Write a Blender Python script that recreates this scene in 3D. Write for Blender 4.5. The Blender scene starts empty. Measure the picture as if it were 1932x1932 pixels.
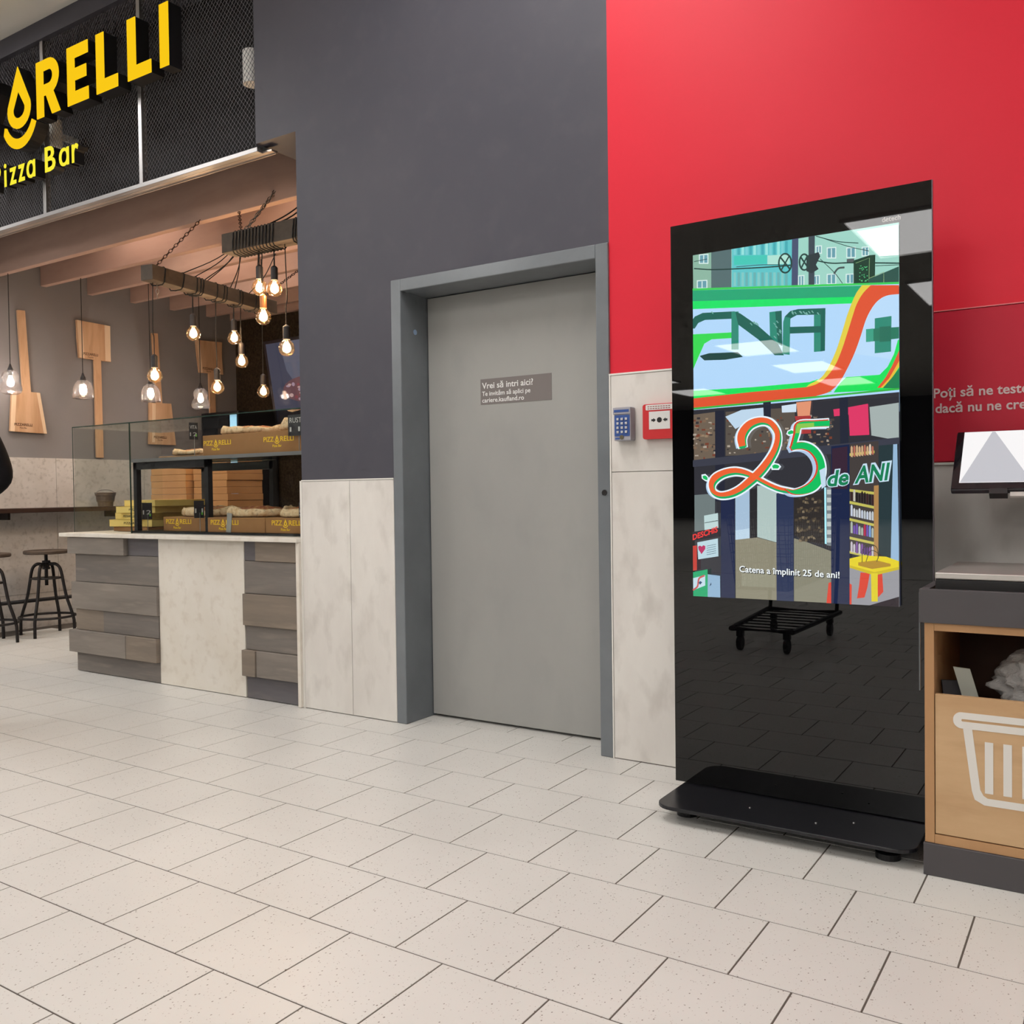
import bpy, bmesh, math, random
from mathutils import Vector, Matrix
from mathutils.geometry import tessellate_polygon

scene = bpy.context.scene
COL = scene.collection

# ------------------------------------------------------------------ camera
F_PX, YAW, PITCH, ROLL = 1743.674, -0.57855, -0.021436, -0.013387
CAM = Vector((0.0, -3.40, 1.10))
fw = Vector((math.sin(YAW) * math.cos(PITCH), math.cos(YAW) * math.cos(PITCH), math.sin(PITCH)))
r0 = Vector((math.cos(YAW), -math.sin(YAW), 0))
u0 = r0.cross(fw)
rt = r0 * math.cos(ROLL) + u0 * math.sin(ROLL)
up = u0 * math.cos(ROLL) - r0 * math.sin(ROLL)
cd = bpy.data.cameras.new('camera')
cd.sensor_width = 36.0
cd.lens = F_PX / 1932 * 36.0
cd.clip_start = 0.05
cam = bpy.data.objects.new('camera', cd)
COL.objects.link(cam)
cam.matrix_world = Matrix(((rt.x, up.x, -fw.x, CAM.x), (rt.y, up.y, -fw.y, CAM.y), (rt.z, up.z, -fw.z, CAM.z), (0, 0, 0, 1)))
scene.camera = cam

def at(px, py, axis, val):
    """survey helper: where the sight line of a photo pixel meets a plane of the place"""
    d = rt * ((px - 966) / F_PX) - up * ((py - 966) / F_PX) + fw
    return CAM + d * ((val - CAM[axis]) / d[axis])

# ------------------------------------------------------------------ world, exposure
w = bpy.data.worlds.new('world')
scene.world = w
w.use_nodes = True
w.node_tree.nodes['Background'].inputs[0].default_value = (0.9, 0.93, 1, 1)
w.node_tree.nodes['Background'].inputs[1].default_value = 0.03
scene.view_settings.view_transform = 'Standard'
scene.view_settings.look = 'None'
scene.view_settings.exposure = 0.0
scene.view_settings.gamma = 1.0
SKYLIGHT = 7.75          # brightness of the hall's ceiling light panels
BULB_W = 7.0            # watts of one filament bulb

scene.cycles.max_bounces = 5
scene.cycles.diffuse_bounces = 2
scene.cycles.glossy_bounces = 2
scene.cycles.use_light_tree = False
scene.cycles.adaptive_threshold = .06
scene.cycles.adaptive_min_samples = 14
scene.cycles.transmission_bounces = 2
scene.cycles.transparent_max_bounces = 16
scene.cycles.caustics_reflective = False
scene.cycles.caustics_refractive = False

# ------------------------------------------------------------------ helpers
def lin(c):
    return tuple((x / 255 / 12.92 if x / 255 <= .04045 else ((x / 255 + .055) / 1.055) ** 2.4) for x in c)

MATS = {}
def mat(name, rgb, rough=.5, metal=0., spec=.5, emit=None, es=1., alpha=1.):
    if name in MATS: return MATS[name]
    m = bpy.data.materials.new(name); m.use_nodes = True
    b = m.node_tree.nodes['Principled BSDF']
    b.inputs['Base Color'].default_value = (*lin(rgb), 1)
    b.inputs['Roughness'].default_value = rough
    b.inputs['Metallic'].default_value = metal
    b.inputs['Specular IOR Level'].default_value = spec
    if emit is not None:
        b.inputs['Emission Color'].default_value = (*lin(emit), 1)
        b.inputs['Emission Strength'].default_value = es
        m.cycles.emission_sampling = 'FRONT' if name == 'light panel' else 'NONE'
    MATS[name] = m
    return m

def noisy(name, c1, c2, scale=3., rough=.6, stretch=(1, 1, 1), detail=6., spec=.3, bump=0., c3=None, s3=40., amt3=.25, lo=.35, hi=.65, metal=0.):
    """two-tone procedural surface in the place's own coordinates, with optional fine grain and relief"""
    if name in MATS: return MATS[name]
    m = mat(name, c1, rough, metal, spec)
    nt = m.node_tree; N = nt.nodes; L = nt.links
    b = N['Principled BSDF']
    g = N.new('ShaderNodeNewGeometry')
    mp = N.new('ShaderNodeMapping'); mp.inputs['Scale'].default_value = stretch
    L.new(g.outputs['Position'], mp.inputs['Vector'])
    n = N.new('ShaderNodeTexNoise'); n.inputs['Scale'].default_value = scale; n.inputs['Detail'].default_value = detail
    n.inputs['Roughness'].default_value = .6
    L.new(mp.outputs[0], n.inputs['Vector'])
    r = N.new('ShaderNodeValToRGB')
    r.color_ramp.elements[0].position = lo; r.color_ramp.elements[1].position = hi
    r.color_ramp.elements[0].color = (*lin(c1), 1); r.color_ramp.elements[1].color = (*lin(c2), 1)
    L.new(n.outputs['Fac'], r.inputs[0])
    out = r.outputs[0]
    if c3 is not None:
        n2 = N.new('ShaderNodeTexNoise'); n2.inputs['Scale'].default_value = s3; n2.inputs['Detail'].default_value = 4
        L.new(mp.outputs[0], n2.inputs['Vector'])
        r2 = N.new('ShaderNodeValToRGB'); r2.color_ramp.elements[0].position = .52; r2.color_ramp.elements[1].position = .72
        r2.color_ramp.elements[0].color = (0, 0, 0, 1); r2.color_ramp.elements[1].color = (amt3,) * 3 + (1,)
        L.new(n2.outputs['Fac'], r2.inputs[0])
        mx = N.new('ShaderNodeMix'); mx.data_type = 'RGBA'
        L.new(r2.outputs[0], mx.inputs[0]); L.new(out, mx.inputs[6]); mx.inputs[7].default_value = (*lin(c3), 1)
        out = mx.outputs[2]
    L.new(out, b.inputs['Base Color'])
    if bump:
        bp = N.new('ShaderNodeBump'); bp.inputs['Strength'].default_value = bump; bp.inputs['Distance'].default_value = .01
        L.new(n.outputs['Fac'], bp.inputs['Height']); L.new(bp.outputs[0], b.inputs['Normal'])
    return m

def thin_glass(name, tint=(255, 255, 255), k=1.0, haze=0., frost=0., fcol=(255, 255, 255)):
    if name in MATS: return MATS[name]
    m = bpy.data.materials.new(name); m.use_nodes = True
    nt = m.node_tree; N = nt.nodes; L = nt.links
    for n in list(N): N.remove(n)
    o = N.new('ShaderNodeOutputMaterial'); t = N.new('ShaderNodeBsdfTransparent'); g = N.new('ShaderNodeBsdfGlossy')
    t.inputs[0].default_value = (*lin(tint), 1)
    g.inputs['Roughness'].default_value = .01
    f = N.new('ShaderNodeLayerWeight'); f.inputs[0].default_value = .5
    pw = N.new('ShaderNodeMath'); pw.operation = 'POWER'; pw.inputs[1].default_value = 4.
    mu = N.new('ShaderNodeMath'); mu.operation = 'MULTIPLY_ADD'; mu.inputs[1].default_value = .9; mu.inputs[2].default_value = .022 * k + haze; mu.use_clamp = True
    L.new(f.outputs['Facing'], pw.inputs[0])
    x = N.new('ShaderNodeMixShader')
    L.new(pw.outputs[0], mu.inputs[0]); L.new(mu.outputs[0], x.inputs[0]); 
    src = t.outputs[0]
    if frost:
        tl = N.new('ShaderNodeBsdfTranslucent'); tl.inputs[0].default_value = (*lin(fcol), 1)
        fx = N.new('ShaderNodeMixShader'); fx.inputs[0].default_value = frost
        L.new(t.outputs[0], fx.inputs[1]); L.new(tl.outputs[0], fx.inputs[2]); src = fx.outputs[0]
    L.new(src, x.inputs[1]); L.new(g.outputs[0], x.inputs[2]); L.new(x.outputs[0], o.inputs[0])
    MATS[name] = m
    return m

GL = {}
def glyphs(s, bold, res=3):
    key = (s, bold)
    if key in GL: return GL[key]
    cu = bpy.data.curves.new('t', 'FONT'); cu.body = s; cu.size = 1; cu.offset = bold; cu.extrude = .5; cu.resolution_u = res
    ob = bpy.data.objects.new('t', cu); COL.objects.link(ob)
    bpy.context.view_layer.update()
    me = bpy.data.meshes.new_from_object(ob.evaluated_get(bpy.context.evaluated_depsgraph_get()))
    vs = [tuple(v.co) for v in me.vertices]; fs = [tuple(p.vertices) for p in me.polygons]
    bpy.data.objects.remove(ob); bpy.data.curves.remove(cu); bpy.data.meshes.remove(me)
    GL[key] = (vs, fs)
    return GL[key]

def XZ(y): return lambda u, v, d: (u, y + d, v)          # a plane facing the hall
def YZ(x): return lambda u, v, d: (x + d, u, v)          # a plane facing right, u runs into the depth

class MB:
    def __init__(s): s.v = []; s.f = []; s.m = []
    def add(s, vs, fs, mi=0):
        o = len(s.v); s.v += [tuple(v) for v in vs]
        for f in fs: s.f.append(tuple(i + o for i in f)); s.m.append(mi)
        return s
    def box(s, x0, x1, y0, y1, z0, z1, mi=0):
        return s.add([(x0, y0, z0), (x1, y0, z0), (x1, y1, z0), (x0, y1, z0), (x0, y0, z1), (x1, y0, z1), (x1, y1, z1), (x0, y1, z1)],
                     [(0, 3, 2, 1), (4, 5, 6, 7), (0, 1, 5, 4), (1, 2, 6, 5), (2, 3, 7, 6), (3, 0, 4, 7)], mi)
    def obox(s, c, half, ux, uy, uz, mi=0):
        c = Vector(c); ux = Vector(ux).normalized() * half[0]; uy = Vector(uy).normalized() * half[1]; uz = Vector(uz).normalized() * half[2]
        vs = [c + ux * a + uy * b + uz * d for d in (-1, 1) for a, b in ((-1, -1), (1, -1), (1, 1), (-1, 1))]
        return s.add(vs, [(0, 3, 2, 1), (4, 5, 6, 7), (0, 1, 5, 4), (1, 2, 6, 5), (2, 3, 7, 6), (3, 0, 4, 7)], mi)
    def tube(s, pts, r, n=8, closed=False, mi=0, cap=True):
        pts = [Vector(p) for p in pts]; k = len(pts); rings = []
        rr = r if isinstance(r, (list, tuple)) else [r] * k
        prev = None
        for i, p in enumerate(pts):
            a = pts[(i - 1) % k] if (closed or i > 0) else p
            b = pts[(i + 1) % k] if (closed or i < k - 1) else p
            t = (b - a).normalized()
            if prev is None:
                h = Vector((0, 0, 1)) if abs(t.z) < .9 else Vector((1, 0, 0))
                nx = t.cross(h).normalized()
            else:
                nx = (prev - t * prev.dot(t)).normalized()
            prev = nx; ny = t.cross(nx)
            rings.append([p + (nx * math.cos(2 * math.pi * j / n) + ny * math.sin(2 * math.pi * j / n)) * rr[i] for j in range(n)])
        vs = [v for rg in rings for v in rg]; fs = []
        for i in range(k if closed else k - 1):
            a = i * n; b = ((i + 1) % k) * n
            for j in range(n): fs.append((a + j, a + (j + 1) % n, b + (j + 1) % n, b + j))
        if cap and not closed: fs += [tuple(range(n))[::-1], tuple((k - 1) * n + j for j in range(n))]
        return s.add(vs, fs, mi)
    def lathe(s, prof, c=(0, 0, 0), n=20, mi=0):
        vs = []; fs = []; k = len(prof)
        for r, z in prof:
            for j in range(n):
                a = 2 * math.pi * j / n
                vs.append((c[0] + r * math.cos(a), c[1] + r * math.sin(a), c[2] + z))
        for i in range(k - 1):
            for j in range(n): fs.append((i * n + j, i * n + (j + 1) % n, (i + 1) * n + (j + 1) % n, (i + 1) * n + j))
        return s.add(vs, fs, mi)
    def prism(s, loops, fm, d0, d1=None, mi=0):
        if not isinstance(loops[0][0], (tuple, list, Vector)): loops = [loops]
        tri = tessellate_polygon([[Vector((p[0], p[1], 0)) for p in lp] for lp in loops])
        flat = [p for lp in loops for p in lp]; n = len(flat)
        vs = [fm(p[0], p[1], d0) for p in flat]; fs = [tuple(t) for t in tri]
        if d1 is not None:
            vs += [fm(p[0], p[1], d1) for p in flat]; fs += [tuple(i + n for i in t)[::-1] for t in tri]
            o = 0
            for lp in loops:
                k = len(lp)
                for i in range(k): a = o + i; b = o + (i + 1) % k; fs.append((a, b, b + n, a + n))
                o += k
        return s.add(vs, fs, mi)
    def text(s, body, fm, d0, d1, x, y, w=None, h=None, size=.1, bold=0., mi=0, shear=0., align='l', flip=1, tilt=0.):
        vs, fs = glyphs(body, bold)
        x0 = min(v[0] for v in vs); x1 = max(v[0] for v in vs); y0 = min(v[1] for v in vs); y1 = max(v[1] for v in vs)
        sy = h / (y1 - y0) if h else size; sx = w / (x1 - x0) if w else sy
        bx = x0 if w or align == 'l' else (x0 + x1) / 2
        by = y0 if h else 0
        out = []
        for a, b, d in vs:
            V = (b - by) * sy; U = (a - bx) * sx + V * shear
            out.append(fm(x + flip * U, y + V + U * tilt, d0 if d > 0 else d1))
        return s.add(out, fs, mi)
    def stroke(s, pts, ws, fm, d, mi=0, d1=None, closed=False):
        """flat ribbon of varying width along a 2D path"""
        L = []; R = []; k = len(pts)
        if not isinstance(ws, (list, tuple)): ws = [ws] * k
        for i in range(k):
            a = pts[max(i - 1, 0)] if not closed else pts[i - 1]
            b = pts[min(i + 1, k - 1)] if not closed else pts[(i + 1) % k]
            dx, dy = b[0] - a[0], b[1] - a[1]; l = math.hypot(dx, dy) or 1
            nx, ny = -dy / l, dx / l
            L.append((pts[i][0] + nx * ws[i] / 2, pts[i][1] + ny * ws[i] / 2)); R.append((pts[i][0] - nx * ws[i] / 2, pts[i][1] - ny * ws[i] / 2))
        for i in range(k if closed else k - 1):
            j = (i + 1) % k
            q = [L[i], L[j], R[j], R[i]]
            s.add([fm(p[0], p[1], d) for p in q], [(0, 1, 2, 3)], mi)
        return s
    def build(s, name, mats, parent=None, smooth=False, bevel=0., seg=2, rec=True, auto=None):
        if not isinstance(mats, (list, tuple)): mats = [mats]
        me = bpy.data.meshes.new(name)
        off = Vector((0, 0, 0))
        p = parent
        while p is not None: off += p.location; p = p.parent
        me.from_pydata([tuple(Vector(v) - off) for v in s.v], [], s.f)
        for m in mats: me.materials.append(m)
        me.polygons.foreach_set('material_index', s.m)
        if rec:
            bm = bmesh.new(); bm.from_mesh(me); bmesh.ops.recalc_face_normals(bm, faces=bm.faces); bm.to_mesh(me); bm.free()
        if smooth: me.polygons.foreach_set('use_smooth', [True] * len(me.polygons))
        o = bpy.data.objects.new(name, me); COL.objects.link(o)
        if parent is not None: o.parent = parent
        if smooth and auto:
            me.set_sharp_from_angle(angle=math.radians(auto))
        if bevel:
            b = o.modifiers.new('b', 'BEVEL'); b.width = bevel; b.segments = seg; b.limit_method = 'ANGLE'; b.angle_limit = .7
        return o

def tag(o, label, cat, group=None):
    o['label'] = label; o['category'] = cat
    if group: o['group'] = group
    return o
def thing(name, loc, label, cat, group=None):
    o = bpy.data.objects.new(name, None); o.empty_display_size = .1; COL.objects.link(o)
    o.location = loc
    return tag(o, label, cat, group)
def struct(o): o['kind'] = 'structure'; return o
def stuff(o): o['kind'] = 'stuff'; return o
def copy_tree(o, parent=None):
    c = o.copy(); COL.objects.link(c); c.parent = parent
    for ch in list(o.children): copy_tree(ch, c)
    return c
def spline(pts, n=8, closed=False):
    """Catmull-Rom through the points"""
    P = [Vector(p) for p in pts]; k = len(P); out = []
    rng = range(k) if closed else range(k - 1)
    for i in rng:
        a = P[i - 1] if (closed or i > 0) else P[i] * 2 - P[i + 1]
        b = P[i]; c = P[(i + 1) % k]
        d = P[(i + 2) % k] if (closed or i + 2 < k) else c * 2 - b
        for j in range(n):
            t = j / n
            out.append(.5 * ((2 * b) + (c - a) * t + (2 * a - 5 * b + 4 * c - d) * t * t + (3 * b - a - 3 * c + d) * t ** 3))
    if not closed: out.append(P[-1])
    return out
def disc(cx, cy, r, n=24, ry=None): return [(cx + r * math.cos(2 * math.pi * i / n), cy + (ry or r) * math.sin(2 * math.pi * i / n)) for i in range(n)]
def rrect(x0, x1, y0, y1, r, n=5):
    o = []
    for cx, cy, a0 in ((x1 - r, y1 - r, 0), (x0 + r, y1 - r, 90), (x0 + r, y0 + r, 180), (x1 - r, y0 + r, 270)):
        for i in range(n + 1):
            a = math.radians(a0 + 90 * i / n); o.append((cx + r * math.cos(a), cy + r * math.sin(a)))
    return o
random.seed(7)
# ------------------------------------------------------------------ materials
def tile_material():
    m = mat('terrazzo tile', (222, 214, 204), .36, 0, .4)
    nt = m.node_tree; N = nt.nodes; L = nt.links; b = N['Principled BSDF']
    g = N.new('ShaderNodeNewGeometry')
    n = N.new('ShaderNodeTexNoise'); n.inputs['Scale'].default_value = 1.7; n.inputs['Detail'].default_value = 3
    L.new(g.outputs['Position'], n.inputs['Vector'])
    base = N.new('ShaderNodeValToRGB')
    base.color_ramp.elements[0].position = .3; base.color_ramp.elements[1].position = .7
    base.color_ramp.elements[0].color = (*lin((215, 212, 206)), 1); base.color_ramp.elements[1].color = (*lin((223, 220, 214)), 1)
    L.new(n.outputs['Fac'], base.inputs[0])
    cur = base.outputs[0]
    for sc, thr, keep, col in ((85, .15, .55, (150, 141, 132)), (150, .17, .5, (186, 178, 170)), (44, .085, .75, (138, 126, 116))):
        v = N.new('ShaderNodeTexVoronoi'); v.inputs['Scale'].default_value = sc; v.inputs['Randomness'].default_value = 1
        mp = N.new('ShaderNodeMapping'); mp.inputs['Scale'].default_value = (1, .72, 1); mp.inputs['Rotation'].default_value = (0, 0, .5)
        L.new(g.outputs['Position'], mp.inputs['Vector']); L.new(mp.outputs[0], v.inputs['Vector'])
        lt = N.new('ShaderNodeMath'); lt.operation = 'LESS_THAN'; lt.inputs[1].default_value = thr
        L.new(v.outputs['Distance'], lt.inputs[0])
        sep = N.new('ShaderNodeSeparateColor'); L.new(v.outputs['Color'], sep.inputs[0])
        gt = N.new('ShaderNodeMath'); gt.operation = 'GREATER_THAN'; gt.inputs[1].default_value = keep
        L.new(sep.outputs[0], gt.inputs[0])
        mu = N.new('ShaderNodeMath'); mu.operation = 'MULTIPLY'; L.new(lt.outputs[0], mu.inputs[0]); L.new(gt.outputs[0], mu.inputs[1])
        mx = N.new('ShaderNodeMix'); mx.data_type = 'RGBA'
        L.new(mu.outputs[0], mx.inputs[0]); L.new(cur, mx.inputs[6]); mx.inputs[7].default_value = (*lin(col), 1)
        cur = mx.outputs[2]
    L.new(cur, b.inputs['Base Color'])
    return m
M_TILE = tile_material()
M_GROUT = mat('grout', (92, 84, 76), .9)
M_GREY = noisy('dark grey wall paint', (78, 77, 86), (84, 82, 90), 1.2, .5, c3=(92, 90, 97), s3=9, amt3=.3)
M_RED = noisy('red wall paint', (226, 38, 58), (230, 41, 61), 1.5, .45)
M_RED2 = noisy('crimson board', (202, 36, 58), (208, 40, 62), 1.5, .45)
M_CONC = noisy('pale concrete board', (238, 233, 226), (226, 220, 213), 3.0, .7, (1, 1, .5), c3=(184, 176, 166), s3=11, amt3=.38, bump=.05)
M_CONC2 = noisy('taupe concrete board', (150, 141, 137), (138, 130, 126), 2.5, .65, c3=(120, 112, 108), s3=9, amt3=.3)
M_CONCL = noisy('warm concrete board', (216, 209, 202), (202, 194, 186), 3.0, .7, c3=(160, 151, 142), s3=30, amt3=.5)
M_CEIL = mat('ceiling paint', (228, 222, 213), .8, spec=.2)
M_BARWALL = noisy('bar wall paint', (140, 136, 136), (146, 141, 141), 2, .6)
M_MOSS = noisy('dark moss wall', (44, 34, 26), (70, 56, 40), 38, .95, bump=.9, c3=(86, 74, 50), s3=70, amt3=.5)
M_FRAME = noisy('door frame paint', (124, 129, 133), (116, 121, 125), 4, .2, spec=.5)
M_LEAF = noisy('door leaf paint', (172, 171, 166), (165, 164, 160), 1.6, .42, (1, 1, .6), c3=(150, 150, 147), s3=7, amt3=.25)
M_ALU = mat('brushed aluminium', (164, 162, 162), .36, .85)
M_WHITE = mat('white plastic', (236, 234, 230), .4)
M_BLACK = mat('black matt', (18, 17, 18), .5)
M_DARK = mat('dark interior', (24, 22, 22), .8)
M_BEAM = noisy('pinkish plywood', (198, 164, 148), (188, 154, 138), 5, .6, (.25, 1, 1), c3=(162, 128, 112), s3=14, amt3=.2)
M_FRAMEEDGE = mat('white edge trim', (240, 236, 228), .5)

# ------------------------------------------------------------------ the hall: floor, ceiling, far walls
Z_C = 4.18
TX, TY, X0, Y0 = .2905, .3017, -2.189, -2.007
fl = MB()
fl.add([(-9, -9, -.0013), (3, -9, -.0013), (3, 3.15, -.0013), (-9, 3.15, -.0013)], [(0, 1, 2, 3)], 0)
for (a, b, c, d) in ((-20, -9, -31, 3.15), (3, 8, -31, 3.15), (-9, 3, -31, -9)):
    fl.add([(a, c, 0), (b, c, 0), (b, d, 0), (a, d, 0)], [(0, 1, 2, 3)], 1)
floor = struct(fl.build('floor', [M_GROUT, M_TILE], rec=False))
def tile_faces(x, y):
    g = .0021; i = .0004; z = -.0012
    x0, x1, y0, y1 = x + g, x + TX - g, y + g, y + TY - g
    vs = [(x0, y0, z), (x1, y0, z), (x1, y1, z), (x0, y1, z), (x0 + i, y0 + i, 0), (x1 - i, y0 + i, 0), (x1 - i, y1 - i, 0), (x0 + i, y1 - i, 0)]
    return vs, [(4, 5, 6, 7), (0, 1, 5, 4), (1, 2, 6, 5), (2, 3, 7, 6), (3, 0, 4, 7)]
cells = []
for j in range(int((-9 - Y0) / TY), int((3.1 - Y0) / TY) + 1):
    y = Y0 + j * TY
    ph = X0 + (TX / 2 if j % 2 else 0)
    for i in range(int((-8.7 - X0) / TX), int((2.7 - X0) / TX) + 1):
        x = ph + i * TX
        cx, cy = x + TX / 2, y + TY / 2
        if x < -7.68 and y > -.3: continue
        if y > .0 and x > -5.4 and not (y < .2 and -3.1 < x < -1.8): continue
        d = Vector((cx, cy, 0)) - CAM; dz = d.dot(fw); vis = False
        if dz > .3:
            px = 966 + F_PX * d.dot(rt) / dz; py = 966 - F_PX * d.dot(up) / dz
            vis = -70 < px < 2010 and py < 2080
        cells.append((0 if vis else 1, d.length, x, y))
cells.sort()
nvis = min(300, sum(1 for c in cells if c[0] == 0))
tv, tf = tile_faces(0, 0)
tmesh = bpy.data.meshes.new('tile'); tmesh.from_pydata(tv, [], tf); tmesh.materials.append(M_TILE)
for c in cells[:nvis]:
    o = bpy.data.objects.new('tile', tmesh); COL.objects.link(o); o.parent = floor; o.location = (c[2], c[3], 0)
rest = MB()
for c in cells[nvis:]: rest.add(*tile_faces(c[2], c[3]))
stuff(rest.build('tile_field', M_TILE, floor, rec=False))

cb = MB(); cb.box(-20, 8, -31, 0, Z_C, Z_C + .1)
struct(cb.build('ceiling', M_CEIL))
M_FAR = mat('far hall wall', (70, 66, 70), .8)
struct(MB().box(-20, 8, -31.2, -31, 0, Z_C).build('wall_rear', M_FAR))
struct(MB().box(-20.2, -20, -31, 3.2, 0, Z_C).build('wall_hall_left', M_FAR))
struct(MB().box(8, 8.2, -31, .3, 0, Z_C).build('wall_hall_right', M_FAR))

M_PANEL = mat('light panel', (255, 255, 255), .5, emit=(254, 252, 250), es=SKYLIGHT)
lp = None
for i, cx in enumerate((-15.5, -11, -6.5, -2.0, 2.5)):
    for j in range(7):
        cy = -1.6 - 3.87 * j
        if cx == -6.5 and j in (2, 3): continue
        if lp is None:
            lp = thing('ceiling_light', (0, 0, Z_C), 'large white light panel set in the hall ceiling', 'ceiling light', 'hall ceiling lights')
            fr = MB()
            for (a, b, c, d) in ((-.66, .66, -1.04, -1.0), (-.66, .66, 1.0, 1.04), (-.66, -.62, -1, 1), (.62, .66, -1, 1)): fr.box(a, b, c, d, -.04, -.001)
            q = MB(); q.v = fr.v; q.f = fr.f; q.m = fr.m
            fo = q.build('frame', M_WHITE); fo.parent = lp
            do = MB().add([(-.62, -1, -.02), (-.62, 1, -.02), (.62, 1, -.02), (.62, -1, -.02)], [(0, 1, 2, 3)]).build('diffuser', M_PANEL, rec=False); do.parent = lp
            lp.location = (cx, cy, Z_C)
        else:
            o = copy_tree(lp); o.location = (cx, cy, Z_C)

# ------------------------------------------------------------------ front wall: grey part with the doorway, red part
FX0, FX1, FZ = -2.886, -1.731, 2.113       # door frame outer edges
JX = -3.512                                # right edge of the bar's opening
g = MB()
g.box(JX, FX0, 0, .30, 0, Z_C); g.box(FX0, FX1, 0, .30, FZ, Z_C); g.box(-3.808, JX, 0, .30, 2.96, Z_C); g.box(-9.0, -3.808, 0, .30, 4.06, Z_C)
g.box(-20, -9.0, 0, .3, 0, Z_C)
wall_front = struct(g.build('wall_front', M_GREY))
wall_right = struct(MB().box(FX1, 8, 0, .30, 0, Z_C).build('wall_right', M_RED))
P = .012
def panel(parent, m, x0, x1, z0, z1, p=P, e=.0012):
    return MB().box(x0 + e, x1 - e, -p, 0, z0 + e, z1 - e).build('panel', m, parent, bevel=.0015, seg=1)
panel(wall_front, M_CONC, -3.503, -3.171, .002, 1.170); panel(wall_front, M_CONC, -3.171, FX0, .002, 1.170)
MB().box(JX - .002, -3.501, -.014, .02, 0, 1.172).build('edge_trim', M_FRAMEEDGE, wall_front)
MB().box(-3.503, FX0, -.014, 0, 1.170, 1.176).build('top_trim_or_lit_edge', M_FRAMEEDGE, wall_front)
MB().box(FX1, FX1 + .006, -.013, 0, 0, 1.572).build('edge_trim', M_FRAMEEDGE, wall_right)
MB().box(FX1 + .007, 3.2, -.003, 0, .003, 1.171).build('panel_backing', mat('joint grey', (120, 112, 104), .8), wall_right); MB().box(FX1 + .007, -.85, -.003, 0, 1.1712, 1.569).build('panel_backing', mat('joint grey', (120, 112, 104), .8), wall_right)
panel(wall_right, M_CONC, FX1 + .006, -.85, .002, 1.176); panel(wall_right, M_CONC, FX1 + .006, -.85, 1.176, 1.570)
MB().box(FX1, -.85, -.014, 0, 1.570, 1.577).build('top_trim_or_lit_edge', M_FRAMEEDGE, wall_right)
panel(wall_right, M_CONC, -.85, 1.2, .002, 1.172); panel(wall_right, M_CONC, 1.2, 3.2, .002, 1.172)
MB().box(-.85, 3.2, -.016, 0, 1.172, 1.180).build('top_trim_or_lit_edge', M_FRAMEEDGE, wall_right)
panel(wall_right, M_RED2, -.85, 3.2, 1.182, 1.685, .010)
MB().box(-.85, 3.2, -.012, 0, 1.685, 1.6885).build('top_trim_or_lit_edge', mat('lit edge pink', (236, 130, 130), .5), wall_right)  # pale strip paints the light caught along the board's top edge
wt = MB()
a = at(1766, 750, 1, -.011); b = at(1932, 742, 1, -.011)
M_WTXT = mat('pale wall lettering', (232, 208, 205), .6)
wt.text('Poți să ne testezi', XZ(-.0105), -.001, 0, -.513, 1.398, size=.0445, bold=.018)
wt.text('dacă nu ne crezi', XZ(-.0105), -.001, 0, -.507, 1.347, size=.0445, bold=.018)
wt.build('wall_lettering', M_WTXT, wall_right, rec=False)

# the doorway
DD = .19
df = struct(bpy.data.objects.new('door_1', None)); COL.objects.link(df); df.location = (FX0 / 2 + FX1 / 2, 0, 0)
w1 = .058
def fr_piece(nm, x0, x1, z0, z1):
    return MB().box(x0, x1, -.012, .30, z0, z1).build(nm, M_FRAME, df, bevel=.004)
fr_piece('jamb', FX0, FX0 + w1, 0, FZ); fr_piece('jamb', FX1 - w1, FX1, 0, FZ); fr_piece('lintel', FX0 + w1, FX1 - w1, FZ - w1, FZ)
leaf = MB().box(FX0 + w1 + .004, FX1 - w1 - .004, DD, DD + .05, .012, FZ - w1 - .003).build('door_leaf', M_LEAF, df, bevel=.003)
MB().box(FX0 + w1, FX1 - w1, DD + .052, .30, 0, FZ - w1).build('backing', M_DARK, df)
M_STK = mat('taupe sticker', (128, 120, 117), .5)
sx0, sx1, sz0, sz1 = -2.512, -2.122, 1.514, 1.634
st = MB().box(sx0, sx1, DD - .0012, DD, sz0, sz1).build('sticker', M_STK, df)
M_STXT = mat('white sticker print', (244, 243, 240), .6)
tx = MB(); fmS = XZ(DD - .0013)
tx.text('Vrei să intri aici?', fmS, -.0004, 0, sx0 + .009, sz1 - .045, size=.040, w=.283, bold=.012)
tx.text('Te invităm să aplici pe', fmS, -.0004, 0, sx0 + .009, sz1 - .079, size=.030, w=.268, bold=.010)
tx.text('cariere.kaufland.ro', fmS, -.0004, 0, sx0 + .009, sz1 - .110, size=.030, w=.233, bold=.010)
tx.build('lettering', M_STXT, st, rec=False)
q = MB(); c0 = at(783, 627, 0, FX0 + w1)
ring = [(c0.y + .013 * math.cos(t * .524), c0.z + .013 * math.sin(t * .524)) for t in range(12)]
q.prism([ring], YZ(FX0 + w1), 0, .002); q.build('round_sticker', mat('pale blue sticker', (150, 175, 205), .5), df)
q = MB(); q.prism([disc(-1.757, 1.093, .012, 16)], XZ(-.012), -.003, .0); q.build('lock', M_BLACK, df)

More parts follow.
